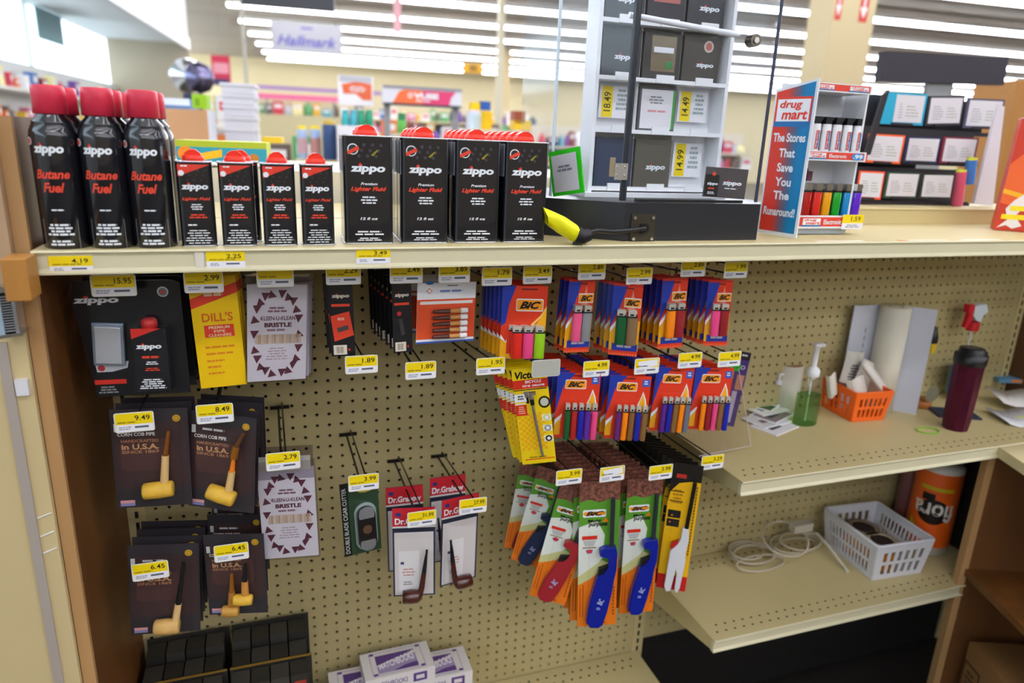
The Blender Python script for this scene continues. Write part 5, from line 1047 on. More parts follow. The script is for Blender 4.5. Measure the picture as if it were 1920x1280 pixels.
spec_five(2, (1144, 703), (1222, 706), (1132, 821), 0, ('#6a2478', '#ff8a0a', '#8a6030', '#1226a8', '#8a6434'), 9, 'red five-lighter pack with purple, orange, brown, blue and brown lighters', 'red five-lighter pack in the file behind the one under the white taped label')
spec_five(3, (1232, 688), (1303, 690), (1216, 807), 0, ('#5a2490', '#1224a8', '#8a6434', '#ff8c0a', '#6c7484'), 9, 'red five-lighter pack ending with orange and grey lighters', 'red five-lighter pack in the file behind the one with a grey lighter')
spec_five(4, (1305, 689), (1376, 690), (1290, 804), 0, ('#ff8c0a', '#9a1c28', '#f04a8a', '#8a6434', '#1226b0'), 6, 'red five-lighter pack beginning with an orange and a dark red lighter', 'red five-lighter pack in the file behind the one nearest the clear tray')
# two-lighter packs
def two(w_, h, cols, M, label):
    r = empty('two_lighter_pack', M, label, 'lighter pack')
    b = MB(w_, h); b.box(0, w_, 0, .04, -h, 0, BRED); b.P([(0, .02), (.5, .02), (.3, .3), (.05, .55), (0, .6)], NAVY, 1)
    b.P([(.0, .62), (.3, .44), (.5, .4), (.55, .44), (.3, .52), (.0, .68)], WHT, 2); b.P([(0, .66), (.3, .5), (1, .5), (1, .93), (0, .93)], BYEL, 1)
    b.P([(.5, .38), (.62, .2), (.68, .08), (.76, .24), (.78, .4)], mk('#e88a70', .4), 1)
    b.blogo(.3, .19, .98, .32, 3); b.R(.1, .83, .98, .93, NAVY, 3); b.L(.14, .85, .94, .91, 1, mk('#d0c8d8', .4), 4); b.R(0, 0, 1, .035, mk('#c22a1a', .4), 3); b.R(.4, .05, .7, .07, SLITM, 4)
    for i in range(12): b.R(i/12, .965, i/12+.05, 1.0, mk('#f06a3a', .4), 2)
    b.build('printed_pouch', r)
    add_lighters(r, cols, w_, .18, .92, .34, .83, h, w_*.185, .5, -.3)
    b = MB(); b.prism([(.06*w_, -h*.9), (w_*.98, -h*.9), (w_*.98, -h*.3), (.12*w_, -h*.3)], -.68, -.05, CLEAR); b.build('clear_film', r)
    return r
def spec_two(tl_, tr_, bl_, cols, n, lab, lab2, pitch=.85, dx=0.):
    M, w_, h = frame(tl_, tr_, bl_, -11.2); r = two(w_, h, cols, M, lab); files(r, M, n, pitch, lab2, lab2, dx=dx, dz=-.08)
hook('t0', 1008, 515, '3.49', 'peg hook with a 3.49 label above the three-lighter pack')
hook('t1', 1110, 508, '2.89', 'peg hook with a 2.89 label above the pink and grey lighter pair')
hook('t2', 1199, 517, '2.99', 'peg hook with a 2.99 label above the green and brown lighter pair')
hook('t3', 1300, 503, '2.89', 'peg hook with label above the orange and dark red lighter pair')
hook('t4', 1380, 506, '1.99', 'peg hook with label nearest the bare peg board')
spec_two((1068, 523), (1117, 523), (1056, 661), ('#f0588a', '#8a8c90'), 2, 'slim pack with a pink and a grey lighter', 'slim two-lighter pack behind the pink and grey pair')
spec_two((1151, 530), (1207, 534), (1141, 664), ('#0e5c30', '#8a6c4c'), 3, 'slim pack with a dark green and a brown lighter', 'slim two-lighter pack behind the green and brown pair')
spec_two((1243, 522), (1291, 520), (1232, 654), ('#ff8c0a', '#9a1f28'), 4, 'slim pack with an orange and a dark red lighter', 'slim two-lighter pack behind the orange and dark red pair')
spec_two((1329, 525), (1375, 525), (1318, 648), ('#f04a8a', '#9a1f28'), 6, 'slim pack with a hot pink and a dark red lighter', 'slim two-lighter pack behind the hot pink and dark red pair')
# three-lighter pack
M, w_, h = frame((943, 535), (1028, 537), (936, 672), -11.2)
r = empty('three_lighter_pack', M, 'red and yellow pack with red, pink and lime lighters', 'lighter pack')
b = MB(w_, h); b.box(0, w_, 0, .05, -h, 0, BRED); b.P([(0, 0), (.3, 0), (.16, .25), (.1, .5), (0, .55)], NAVY, 1); b.P([(0, .66), (.12, .76), (.14, .72), (.14, .78), (0, .72)], WHT, 2); b.P([(0, .7), (.14, .78), (.14, 1), (0, 1)], BYEL, 1)
b.P([(1, .3), (.9, .42), (.78, .52), (.78, 1), (1, 1)], BYEL, 1); b.P([(1, .26), (1, .3), (.9, .42), (.7, .54), (.66, .52), (.86, .4)], BFLM, 2); b.R(.14, .93, 1, 1, BYEL, 2)
b.blogo(.2, .17, .92, .34, 2); b.R(.42, .03, .78, .055, SLITM, 1); b.build('backing_card', r)
b = MB(); b.box(.26*w_, .98*w_, -1.0, -.04, -h*.98, -h*.53, CLEAR); b.build('clear_blister', r)
add_lighters(r, ('#e8281c', '#f0488a', '#9ad41c'), w_, .22, .98, .52, .96, h, w_*.125, .7, -.5)
lb2 = 'red and yellow pack behind the one with red, pink and lime lighters'
files(r, M, 5, .75, lb2, lb2, dx=-.08, dz=-.05)
# tire gauge packs
YG1 = mk('#f0cf0a', .35, coat=.4); CHK = mk('#f0a816', .4)
M, w_, h = frame((958, 692), (1024, 685), (980, 871), -11.0)
r = empty('tire_gauge_pack', M, 'front yellow pack with a metal pencil gauge', 'gauge pack')
b = MB(w_, h); b.box(0, w_, 0, .06, -h, 0, YG1)
for i in range(9):
    for j in range(14):
        if (i+j) % 2: b.R(.04+i*.085, .46+j*.028, .04+(i+1)*.085, .46+(j+1)*.028, CHK, 1)
b.T_('Victor', .08, .035, .8, .11, BLK, 1, .04, .2); b.R(0, .12, 1, .21, RED, 1); b.T_('BICYCLE', .35, .128, .82, .155, WHT, 2, .02, .1); b.T_('tire gauge', .26, .168, .9, .2, WHT, 2, .02, .1); b.R(0, .215, .95, .225, BLK, 2)
b.R(.0, .26, .36, .34, WHT, 2); b.L(.06, .275, .3, .325, 2, BLK, 3); b.R(.0, .37, .32, .48, RED, 2); b.L(.06, .385, .28, .47, 4, mk('#f0b090', .4), 3); b.R(0, .355, .3, .365, WHT, 2)
b.ring(.84, .36, w_*.12, w_*.17, BLK, 2, ez=1.1); b.Cc(.84, .36, w_*.12, mk('#c8c8b8', .4), 2)
for z, c_ in ((.52, '#d8d49a'), (.63, '#8f9096'), (.74, '#222222')): b.R(.72, z-.035, .99, z+.035, mk('#ece6b0', .4), 2); b.Cc(.86, z, w_*.1, mk(c_, .4), 3); b.Cc(.86, z, w_*.05, WHT, 4)
b.R(.1, .945, .98, .955, RED, 2); b.L(.1, .925, .9, .94, 1, BLK, 2)
b.build('backing_card', r)
b = MB(); b.tube([(w_*.62, -.3, -h*.9), (w_*.5, -.3, -h*.36)], .12, CHROME, 10); b.tube([(w_*.5, -.3, -h*.36), (w_*.49, -.3, -h*.3)], .17, BLK, 10); b.tube([(w_*.49, -.3, -h*.3), (w_*.47, -.3, -h*.25)], .2, CHROME, 10); b.box(w_*.42, w_*.62, -.5, -.1, -h*.255, -h*.235, CHROME); b.build('pencil_gauge', r)
lb2 = 'yellow tire gauge pack behind the front one'; files(r, M, 4, .55, lb2, lb2, dx=-.22, dz=-.05, roll=-1.2)
hook('g', 1024, 690, '', 'peg hook with a blank grey plate over the yellow gauge packs', patch='blank', Y=-12.8)
# long utility lighters
GRN = mk('#5a9a2c', .35, coat=.4); GRW = mk('#dfe3da', .35, coat=.4); MEAT = mk('#8a5444', .4, coat=.4, var=.75, scale=130); DKBR = mk('#33221c', .4, coat=.4, var=.6, scale=120)
def longl(w_, h, col, M, label, name='utility_lighter_pack'):
    r = empty(name, M, label, 'lighter pack')
    b = MB(w_, h); b.box(0, w_, 0, .06, -h, 0, DKBR); b.R(0, 0, 1, .15, MEAT, 1)
    b.P([(.0, .135), (.25, .12), (.5, .14), (.75, .12), (1, .13), (1, .62), (0, .7)], GRN, 2); b.P([(0, .3), (.45, .26), (.65, .36), (.6, .52), (.3, .62), (0, .67)], GRW, 3)
    b.P([(0, .66), (1, .5), (1, 1), (0, 1)], ORG2, 3); b.P([(0, .64), (.6, .53), (.8, .56), (.3, .66), (0, .7)], mk('#c9c78a', .4), 4)
    b.blogo(-.02, .185, .66, .235, 5); b.T_('Multi', .22, .25, .54, .27, BLK, 5, .03, .1); b.T_('purpose', .24, .275, .7, .305, BLK, 5, .03, .1); b.P([(.58, .27), (.66, .238), (.72, .27)], ORG2, 5)
    b.R(.08, .36, .46, .385, RED, 5); b.P([(.1, .39), (.44, .39), (.38, .43), (.16, .43)], mk('#b8bcb8', .4), 5); b.R(.1, .437, .44, .444, mk('#8a5a20', .4), 5); b.P([(.18, .455), (.36, .455), (.33, .48), (.21, .48)], mk('#4a5ab0', .4), 5); b.Cc(.27, .465, w_*.06, RED, 6, 10)
    b.R(.05, .72, .07, .93, mk('#a84a10', .4), 5); b.R(.12, .7, .14, .93, mk('#a84a10', .4), 5); b.L(.1, .975, .9, .988, 1, mk('#5a2a08', .4), 5)
    for q in range(9): b.R(.9, .72+q*.024, .94, .736+q*.024, mk('#a84a10', .4), 5)
    b.build('backing_card', r)
    cm_ = lcol(col)
    b = MB(); b.tube([(w_*.8, -.42, -h*.1), (w_*.8, -.42, -h*.43)], .19, mk('#3c4248', .3, metal=.5), 10); b.build('metal_wand', r)
    b = MB(); P_ = [(.5, .44), (.6, .425), (.9, .42), (.94, .47), (.93, .58), (.88, .64), (.83, .74), (.72, .88), (.62, .965), (.5, .985), (.3, .98), (.2, .94), (.25, .82), (.42, .65), (.46, .62), (.62, .6), (.74, .55), (.74, .49), (.62, .48), (.5, .47)]
    pts = [(x*w_, -z*h) for x, z in P_][::-1]; b.prism(pts, -.62, -.15, cm_)
    b.prism([(x*w_*.9+.055*w_, -z*h*.985-.01*h) for x, z in P_][::-1], -.72, -.6, cm_); 
    b.w, b.h, b.y0 = w_, h, -.74; b.T_('BiC', .47, .77, .62, .81, mk('#aab4e0', .4), 1, .02, .1, 62); b.L(.42, .83, .56, .85, 2, mk('#aab4e0', .4), 1)
    lo = b.build('lighter_handle', r)
    b = MB(); b.prism([(w_*.46, -h*.625), (w_*.5, -h*.57), (w_*.74, -h*.55), (w_*.7, -h*.6), (w_*.5, -h*.63)][::-1], -.55, -.2, BLK); b.build('trigger', lo)
    b = MB(); b.box(w_*.25, w_*.97, -.8, -.04, -h*.975, -h*.32, CLEAR); b.build('clear_blister', r)
    return r
lb2 = 'long green, white and orange utility lighter pack in the file behind the %s front one'
M, w_, h = frame((1087, 903), (1164, 899), (1082, 1174), -11.6); pr1 = longl(w_, h, '#0c1f94', M, 'long utility lighter pack with blue handle, hanging lowest in front'); pr1s = pr1
files(pr1, M, 10, .98, lb2 % 'lowest', lb2 % 'lowest', dx=-.02, dz=-.1)
M, w_, h = frame((1177, 898), (1244, 894), (1160, 1150), -11.2); pr2 = longl(w_, h, '#0c1f94', M, 'long utility lighter pack with blue handle beside the lowest one, near the yellow pack')
files(pr2, M, 10, .95, lb2 % 'second', lb2 % 'second', dx=-.02, dz=-.1)
M, w_, h = frame((1052, 905), (1122, 925), (1012, 1120), -9.8); longl(w_, h, '#a01c28', M, 'long utility lighter pack with dark red handle leaning out behind the lowest one')
M, w_, h = frame((1010, 872), (1070, 890), (973, 1052), -6.6); longl(w_, h, '#14244a', M, 'long utility lighter pack with navy handle swung out below the gauge packs')
M, w_, h = frame((976, 868), (1040, 880), (945, 1025), -4.6); longl(w_, h, '#8a1c30', M, 'long utility lighter pack with dark red handle, farthest swung out near the peg board')
hook('l1', 1067, 894, '3.99', 'peg hook with a 3.99 label over the leaning red handled lighter', Y=-12.6)
hook('l2', 1148, 888, '', 'peg hook whose long-lighter label has a torn white patch', patch='white', Y=-12.6)
hook('l3', 1239, 885, '3.99', 'peg hook with a 3.99 label over the second blue-handled lighter', Y=-12.6)
hook('l4', 1336, 866, '3.29', 'peg hook with label above the yellow and black lighter pack', Y=-12.4)
# yellow/black utility lighter
M, w_, h = frame((1262, 866), (1320, 874), (1238, 1101), -11.4)
YB = mk('#f0b80a', .35, coat=.4)
r = empty('utility_lighter_pack', M, 'yellow and black pack with a white handled gas lighter', 'lighter pack')
b = MB(w_, h); b.box(0, w_, 0, .06, -h, 0, mk('#17130f', .35, coat=.4)); b.P([(.05, .22), (.3, .15), (.66, .13), (.68, .13), (1, .13), (1, .9), (0, .9), (0, .3)], YB, 1); b.R(0, .88, 1, 1, mk('#cc1c1c', .4), 2)
b.R(.18, .08, .5, .11, mk('#c03028', .4), 2); b.L(.1, .2, .5, .32, 4, mk('#b07c10', .4), 2); b.R(.06, .21, .5, .217, BLK, 3); b.R(.04, .285, .5, .292, BLK, 3); b.R(.06, .36, .48, .42, mk('#1c1a1c', .4), 3); b.R(.05, .43, .47, .49, mk('#1c1a1c', .4), 3); b.Cc(.2, .4, .08, ORG2, 4, 8); b.Cc(.16, .455, .08, ORG2, 4, 8)
for q in range(22): b.R(.88, .16+q*.025, .92, .178+q*.025, mk('#5a4206', .4), 3)
b.build('backing_card', r)
b = MB(); b.tube([(w_*.78, -.4, -h*.12), (w_*.72, -.4, -h*.48)], .18, BLK, 10); b.build('black_wand', r)
b = MB(); P_ = [(.6, .47), (.8, .47), (.84, .56), (.8, .66), (.84, .72), (.78, .95), (.7, .99), (.62, .97), (.62, .84), (.56, .8), (.48, .98), (.34, .99), (.26, .95), (.3, .66), (.5, .6), (.58, .56)]
b.prism([(x*w_, -z*h) for x, z in P_][::-1], -.6, -.15, WHT2); lo = b.build('white_handle', r)
b = MB(); b.prism([(w_*.28, -h*.645), (w_*.3, -h*.6), (w_*.52, -h*.575), (w_*.5, -h*.625)][::-1], -.52, -.2, mk('#b81c20', .4)); b.build('red_trigger', lo)
b = MB(); b.box(w_*.22, w_*.86, -.7, -.04, -h*.99, -h*.44, CLEAR); b.build('clear_blister', r)
lb3 = 'yellow and black gas lighter pack in the file behind the front one'; files(r, M, 11, .85, lb3, lb3, dx=0, dz=-.06)
# ---- left: lighter and fluid gift set
GM = mk('#15161c', .3, coat=.5)
M, w_, h = frame((128, 524), (322, 516), (178, 746), -10.6)
M, w_, h = frame((150, 527), (335, 524), (182, 744), -10.8)
r = empty('lighter_gift_pack', M, 'black gift pack with a chrome lighter and a small fluid can', 'gift pack')
b = MB(w_, h); b.prism([(-.45, 0), (-.6, -1.2), (0, -h), (w_, -h), (w_+.02, -.2), (w_*.93, 0)][::1], 0, .05, GM); b.logo(-.1, .13, .36, .2, TXW); b.Cc(.82, .1, .32, mk('#b8bcc0', .4), 1); b.Cc(.82, .1, .24, mk('#6a6e74', .4), 2); b.Cc(.82, .1, .1, RED, 3)
b.R(.0, .85, .33, .89, mk('#d8342a', .4), 1); b.L(.02, .91, .25, .98, 3, GREY, 1); b.P([(.03, .71), (.38, .69), (.36, .75), (.2, .78), (.04, .78)], mk('#c8ccd4', .4), 1); b.Cc(.09, .745, .2, mk('#c84048', .4), 2)
b.build('backing_card', r)
b = MB(); b.T = Matrix.Rotation(math.radians(4), 4, 'Y'); b.box(.13*w_, .40*w_, -.5, -.05, -h*.68, -h*.36, mk('#c8ccd4', .3, metal=.5)); b.box(.1*w_, .42*w_, -.35, -.04, -h*.7, -h*.335, mk('#8fa0b4', .3, metal=.4)); b.build('chrome_lighter', r, bevel=.05)
b = MB(); cw_ = .36*w_; ch = .55*h; b.T = Matrix.Translation((.47*w_, 0, -h*.93)) @ Matrix.Rotation(math.radians(1), 4, 'Y')
b.box(0, cw_, -.85, -.05, 0, ch, LAB); b.w, b.h, b.y0 = cw_, ch, -.85; T0 = b.T; b.T = T0 @ Matrix.Translation((0, 0, ch))
b.P([(0, 0), (.85, 0), (0, .16)], mk('#d83028', .4), 1); b.logo(.1, .24, .84, .34, TXW); b.L(.12, .43, .9, .47, 1, LBR, 2, fill=.9); b.L(.3, .52, .75, .58, 2, TXW, 2); b.L(.25, .62, .8, .68, 2, LBR, 2); b.L(.1, .8, .9, .97, 5, TXW, 2)
b.build('small_fluid_can', r)
b = MB(); b.T = T0; b.lathe([(.42, ch), (.46, ch+.1), (.44, ch+.42), (.3, ch+.55)], mk('#d02c30', .35), 18, (cw_/2, -.45)); b.build('red_cap', r)
b = MB(); b.T = T0; b.box(-.12, cw_+.35, -1.0, -.02, -.1, ch+.15, CLEAR); b.lathe([(.62, ch+.15), (.62, ch+.6), (.35, ch+.85)], CLEAR, 20, (cw_/2, -.5), 1, .8); b.build('clear_blister', r)
lb3 = 'black gift pack in the file behind the front one'; files(r, M, 2, 1.6, lb3, lb3, dx=.2, dz=-.05)
hook('z', 213, 535, '15.95', 'peg hook with a 15.95 label over the black gift packs', Y=-12.2, w=2.35)
# ---- yellow pipe cleaner pack
M, w_, h = frame((350, 520), (441, 515), (371, 729), -10.8, dyr=0); 
r = empty('pipe_cleaner_pack', M, 'front yellow pipe cleaner pack with a red banner', 'pipe cleaner pack')
b = MB(w_, h); b.box(0, w_, 0, .3, -h, 0, mk('#efc206', .4)); b.P([(0, .19), (1, .06), (1, .15), (0, .28)], mk('#e0402c', .4), 1); b.L(.2, .14, .8, .2, 1, mk('#f4c8a0', .4), 2)
b.T_("DILL'S", .2, .32, .85, .4, mk('#d8661c', .4), 1, .02); b.R(.22, .43, .85, .54, mk('#e0402c', .4), 1, rr=.05); b.T_('PREMIUM', .32, .44, .76, .465, mk('#f6dcb0', .4), 2); b.T_('PIPE', .42, .475, .66, .5, mk('#f6dcb0', .4), 2); b.T_('CLEANERS', .3, .51, .78, .535, mk('#f6dcb0', .4), 2)
for z in (.62, .68, .745, .8, .86): b.L(.2, z, .85 if z < .7 else .6, z+.02, 1, mk('#d87e1c', .4), 1, False, int(z*100), .9)
b.build('pack_front', r); lb3 = 'yellow pipe cleaner pack behind the front one'; files(r, M, 2, .7, lb3, lb3, dx=.12, dz=-.04)
hook('d', 382, 529, '2.99', 'peg hook with a 2.99 label over the yellow pipe cleaner packs', Y=-12.2)
# ---- bristle bags
PAPER = mk('#dcd8dc', .6); MAR = mk('#5e2838', .5)
def bag(M, w_, h, label, top=.0):
    r = empty('bristle_bag', M, label, 'pipe cleaner bag')
    b = MB(w_, h); b.box(0, w_, 0, .12, -h, -h*top, PAPER); z0 = top+.04; Hh = 1-z0-.02; asp = h/w_
    def zz(t): return z0+Hh*t
    N = 22
    for i in range(N):
        a = 2*math.pi*i/N; rx_, rz_ = .38, .44*Hh; ex = 2.6
        cx = .5+rx_*math.copysign(abs(math.cos(a))**(2/ex), math.cos(a)); cz = zz(.5)+rz_*math.copysign(abs(math.sin(a))**(2/ex), math.sin(a)); s_ = .075
        b.P([(cx-s_, cz-s_/asp), (cx+s_, cz-s_/asp), (cx-s_*.2, cz+s_/asp)] if i % 2 else [(cx-s_, cz+s_/asp), (cx+s_, cz+s_/asp*.6), (cx-s_*.4, cz-s_/asp)], MAR, 1)
    b.R(.24, zz(.16), .76, zz(.84), PAPER, 2, rr=.3*w_/3); b.T_('KLEEN-U-KLEAN', .22, zz(.3), .8, zz(.345), MAR, 3, .02); b.T_('BRISTLE', .28, zz(.37), .74, zz(.42), MAR, 3, .05); b.L(.24, zz(.44), .74, zz(.47), 1, mk('#9a7884', .5), 3, fill=.8)
    b.L(.3, zz(.2), .7, zz(.27), 2, mk('#8a6470', .5), 3, fill=.6)
    for i in range(18): b.R(.14+i*.043, zz(.5), .14+i*.043+.034, zz(.6), mk(['#cbb294', '#bda283', '#d8c4a8'][i % 3], .6), 4)
    b.L(.3, zz(.65), .7, zz(.8), 5, mk('#a8929a', .5), 3, fill=.35); b.build('paper_insert', r)
    b = MB(); b.box(-.12, w_+.12, -.12, .16, -h-.08, .55 if top == 0 else .1, glass('#f4f2f6', .04, .95)); b.build('clear_bag', r)
    return r
M, w_, h = frame((463, 533), (576, 533), (464, 716), -11.0); bp = bag(M, w_, h, 'front clear bag of bristle cleaners, higher on the board next to the yellow pack')
lb3 = 'clear bag of bristle cleaners behind the higher front one'; files(bp, M, 3, .5, lb3, lb3, dx=.14, dz=-.05)
hook('b1', 516, 519, '', 'peg hook with label over the higher bristle bags', Y=-12.2)
M, w_, h = frame((481, 880), (588, 874), (495, 1048), -11.0); bp = bag(M, w_, h, 'clear bag of bristle cleaners hanging lower, below the higher bags')
hook('b2', 531, 864, '2.79', 'peg hook with a 2.79 label on the lower bristle bag', Y=-12.0, base=-2)
b = MB(); M2 = shift(M, .0, .25, .9); b.box(-.1, w_*1.0, -.05, .05, -.8, 1.6, glass('#e8e4ea', .05, .9)); b.box(0, w_*.95, -.07, .0, -.2, .9, mk('#a8a49a', .6)); o = b.build('bag_header', bp); 
# ---- corn cob pipe cards
PCARD = mk('#4a3a38', .4, coat=.3); PC2 = mk('#5e4a48', .4, coat=.3); COB = mk('#e6b63c', .5, var=.18, scale=60); COB2 = mk('#c9953f', .5, var=.18, scale=60); STEM = mk('#d9b478', .5)
def pipecard(M, w_, h, label, kind):
    r = empty('corn_cob_pipe_pack', M, label, 'pipe pack')
    b = MB(w_, h); b.box(0, w_, 0, .05, -h, 0, mk('#302c31', .4, coat=.3)); b.R(.03, .12, .97, .8, mk('#3e2b2c', .4, coat=.3), 1, rr=.3); b.R(.1, .3, .8, .62, mk('#4d3230', .4, coat=.3), 2, rr=.4)
    b.Cc(.85, .1, .24, mk('#c79a26', .4), 2); b.ring(.85, .1, .13, .16, mk('#7a5c10', .4), 3); b.R(.04, .14, .1, .22, mk('#c8c8c8', .4), 2); b.L(.12, .16, .62, .2, 1, mk('#c8c8c8', .4), 2)
    b.T_('CORN COB PIPE', .08, .23, .56, .265, mk('#d8d4d0', .4), 3, .03); b.T_('HANDCRAFTED', .12, .3, .6, .33, mk('#b4805a', .4), 3); b.T_('in U.S.A.', .12, .345, .6, .4, mk('#cc9a6a', .4), 3, .03); b.T_('SINCE 1869', .12, .41, .6, .44, mk('#b4805a', .4), 3)
    b.R(.05, .92, .24, .95, mk('#d89a98', .4), 2); b.R(.05, .95, .24, .98, mk('#8a86b8', .4), 2); b.build('backing_card', r)
    def bowl(cx, cz, L_, R_, ang, m, nm='cob_bowl'):
        b = MB(); b.T = Matrix.Translation((cx*w_, -.55, -cz*h)) @ Matrix.Rotation(math.radians(90+ang), 4, 'Y')
        b.lathe([(.0, -L_/2), (R_*.8, -L_/2), (R_*.95, -L_/2+.1), (R_, 0), (R_*.92, L_/2-.1), (R_*.8, L_/2), (.0, L_/2)], m, 20); b.build(nm, r)
    def stem(p0, p1, p2, m0, m1):
        q = [Vector((p[0]*w_, -.5, -p[1]*h)) for p in (p0, p1, p2)]
        b = MB(); b.tube([q[0], q[1]], .26, m0, 12, r1=.22); b.build('wooden_shank', r); b = MB(); b.tube([q[1], q[1].lerp(q[2], .5), q[2]], .19, m1, 10, r1=.11); b.build('mouthpiece', r)
    if kind == 0: bowl(.58, .79, 1.8, .56, -4, COB); stem((.66, .74), (.7, .44), (.76, .2), STEM, mk('#7a4410', .25, coat=.5))
    if kind == 1: bowl(.55, .8, 1.8, .56, 14, COB); stem((.66, .74), (.7, .54), (.72, .4), STEM, mk('#e87c14', .25, coat=.5)); stem((.72, .4), (.75, .28), (.86, .14), mk('#8a5414', .3), mk('#5a3010', .25, coat=.5))
    if kind == 2: bowl(.54, .87, 1.6, .55, 0, mk('#d8ac64', .5, var=.18, scale=60)); stem((.66, .84), (.71, .62), (.8, .16), STEM, BLK)
    if kind == 3: bowl(.4, .9, 1.1, .42, 2, COB2); bowl(.62, .76, 1.25, .42, 2, COB); stem((.66, .7), (.67, .53), (.7, .32), mk('#c98a3c', .5), BLK); stem((.42, .84), (.44, .66), (.46, .44), mk('#a8702c', .5), mk('#8a5414', .3))
    b = MB(); b.box(.3*w_, .9*w_, -1.05, -.03, -.97*h, -.1*h, CLEAR) if kind != 3 else b.box(.22*w_, .85*w_, -.95, -.03, -.97*h, -.28*h, CLEAR); b.build('clear_blister', r)
    return r
M, w_, h = frame((204, 768), (351, 764), (220, 953), -10.8); p_ = pipecard(M, w_, h, 'brown pipe card with a yellow cob and long pale shank, under the gift packs', 0)
l_ = 'brown pipe card in the file behind the long shank card'; files(p_, M, 2, 1.3, l_, l_, dx=.1, dz=-.1)
M, w_, h = frame((355, 768), (481, 784), (354, 947), -10.6); p_ = pipecard(M, w_, h, 'brown pipe card with a bent orange stem, tilted beside the long shank card', 1)
l_ = 'brown pipe card in the file behind the bent stem card'; files(p_, M, 3, 1.1, l_, l_, dx=.14, dz=-.05, roll=-1.5)
M, w_, h = frame((238, 1023), (373, 1018), (246, 1190), -10.8); p_ = pipecard(M, w_, h, 'brown pipe card with a black mouthpiece, lowest on the board', 2)
l_ = 'brown pipe card in the file behind the black mouthpiece card'; files(p_, M, 3, 1.2, l_, l_, dx=.1, dz=-.1)
M, w_, h = frame((380, 1003), (494, 1000), (393, 1152), -10.8); p_ = pipecard(M, w_, h, 'brown pipe card with two small pipes, below the bristle bags', 3)
l_ = 'brown pipe card in the file behind the two pipe card'; files(p_, M, 2, 2.6, l_, l_, dx=.1, dz=.1)
hook('p1', 252, 791, '9.49', 'peg hook with label over the long shank pipe card', Y=-12.2); hook('p2', 403, 775, '8.49', 'peg hook with label over the bent stem pipe card', Y=-12.2)
hook('p3', 282, 1070, '6.45', 'peg hook with a 6.45 label on the black mouthpiece pipe card', Y=-12.0, base=-12); hook('p4', 434, 1035, '6.45', 'peg hook with a 6.45 label on the two pipe card', Y=-12.0, base=-12)
# ---- flint and wick sleeves
def sleeve(M, w_, h, label, kind):
    r = empty('flint_pack' if kind == 0 else 'wick_pack', M, label, 'flint pack' if kind == 0 else 'wick pack')
    b = MB(w_, h); b.box(0, w_, 0, .06, -h, 0, GM); b.logo(.12, .17, .86, .23, mk('#d8cfc0', .4)); b.R(.1, .3, .86, .335, LBR, 1)
    if kind == 0: b.P([(.04, .46), (.82, .4), (.98, .72), (.16, .8)], LBR, 1); b.L(.25, .48, .7, .52, 1, mk('#f0a898', .4), 2, fill=.9); b.P([(.28, .62), (.74, .58), (.78, .64), (.34, .68)], mk('#4a4648', .4), 2)
    else: b.Cc(.34, .45, .16, mk('#c83040', .4), 1); b.P([(.3, .52), (.5, .52), (.62, .74), (.44, .76)], mk('#3e3a3c', .4), 1)
    b.R(.1, .85, .66, .98, mk('#d8d0c0', .4), 1); b.L(.14, .87, .62, .97, 1, mk('#a89c8c', .4), 2, fill=.9); b.R(.72, .9, .8, .93, RED, 2); b.build('printed_sleeve', r); return r
M, w_, h = frame((614, 527), (660, 526), (622, 668), -10.8); p_ = sleeve(M, w_, h, 'slim black flint pack with an orange square', 0); l_ = 'slim black flint pack behind the front one'; files(p_, M, 3, .9, l_, l_, dx=-.05, dz=-.05)
M, w_, h = frame((734, 527), (771, 525), (738, 662), -10.8); p_ = sleeve(M, w_, h, 'slim black wick pack with a red flame can', 1); l_ = 'slim black wick pack in the file behind the front one'; files(p_, M, 6, 1.1, l_, l_, dx=-.12, dz=.0)
hook('s1', 644, 515, '2.29', 'peg hook with label over the slim black flint packs', Y=-12.2); hook('s2', 762, 513, '2.49', 'peg hook with label over the slim black wick packs', Y=-12.2)
hook('s3', 852, 512, '3.89', 'peg hook with label over the white and orange holder card', Y=-12.2); hook('s4', 932, 518, '1.79', 'peg hook with a 1.79 label and no goods on it', Y=-12.0)
hook('e1', 678, 683, '1.89', 'empty peg hook with a 1.89 label under the flint packs', Y=-11.4); hook('e2', 789, 694, '1.89', 'empty peg hook with a 1.89 label under the wick packs', Y=-11.4); hook('e3', 920, 686, '1.95', 'empty peg hook with a 1.95 label next to the gauge packs', Y=-11.4)
# ---- holder card
M, w_, h = frame((783, 531), (893, 528), (780, 645), -10.8)
r = empty('cigar_holder_card', M, 'white and orange card with five wooden tips', 'card')
OC = mk('#e2532a', .4)
b = MB(w_, h); b.box(0, w_, 0, .05, -h, 0, WHT); b.R(0, .27, 1, .93, OC, 1); b.R(0, .97, 1, 1, mk('#3a58b0', .4), 1); b.R(.05, .3, .95, .35, mk('#ece4e2', .4), 2); b.Cc(.2, .13, .22, OC, 1, 4); b.Cc(.2, .13, .13, WHT, 2); b.L(.28, .12, .88, .16, 1, mk('#7a8ac8', .4), 1, fill=.9); b.Cc(.2, -.0, .3, mk('#2a72c0', .4), 2, 16, .12); b.R(.5, .04, .68, .06, GREY, 1); b.build('backing_card', r)
for i in range(5):
    z = -h*(.46+i*.105); b = MB(); b.tube([(w_*.26, -.25, z), (w_*.54, -.25, z)], .13, mk('#5a3028', .4), 10, r1=.17); b.tube([(w_*.54, -.25, z), (w_*.72, -.25, z)], .17, mk('#c88a4a', .4), 10); b.tube([(w_*.72, -.25, z), (w_*.84, -.25, z)], .19, WHT, 10); b.build('cigar_tip', r)
b = MB(); b.box(.22*w_, .88*w_, -.48, -.03, -.93*h, -.4*h, CLEAR); b.build('clear_blister', r)
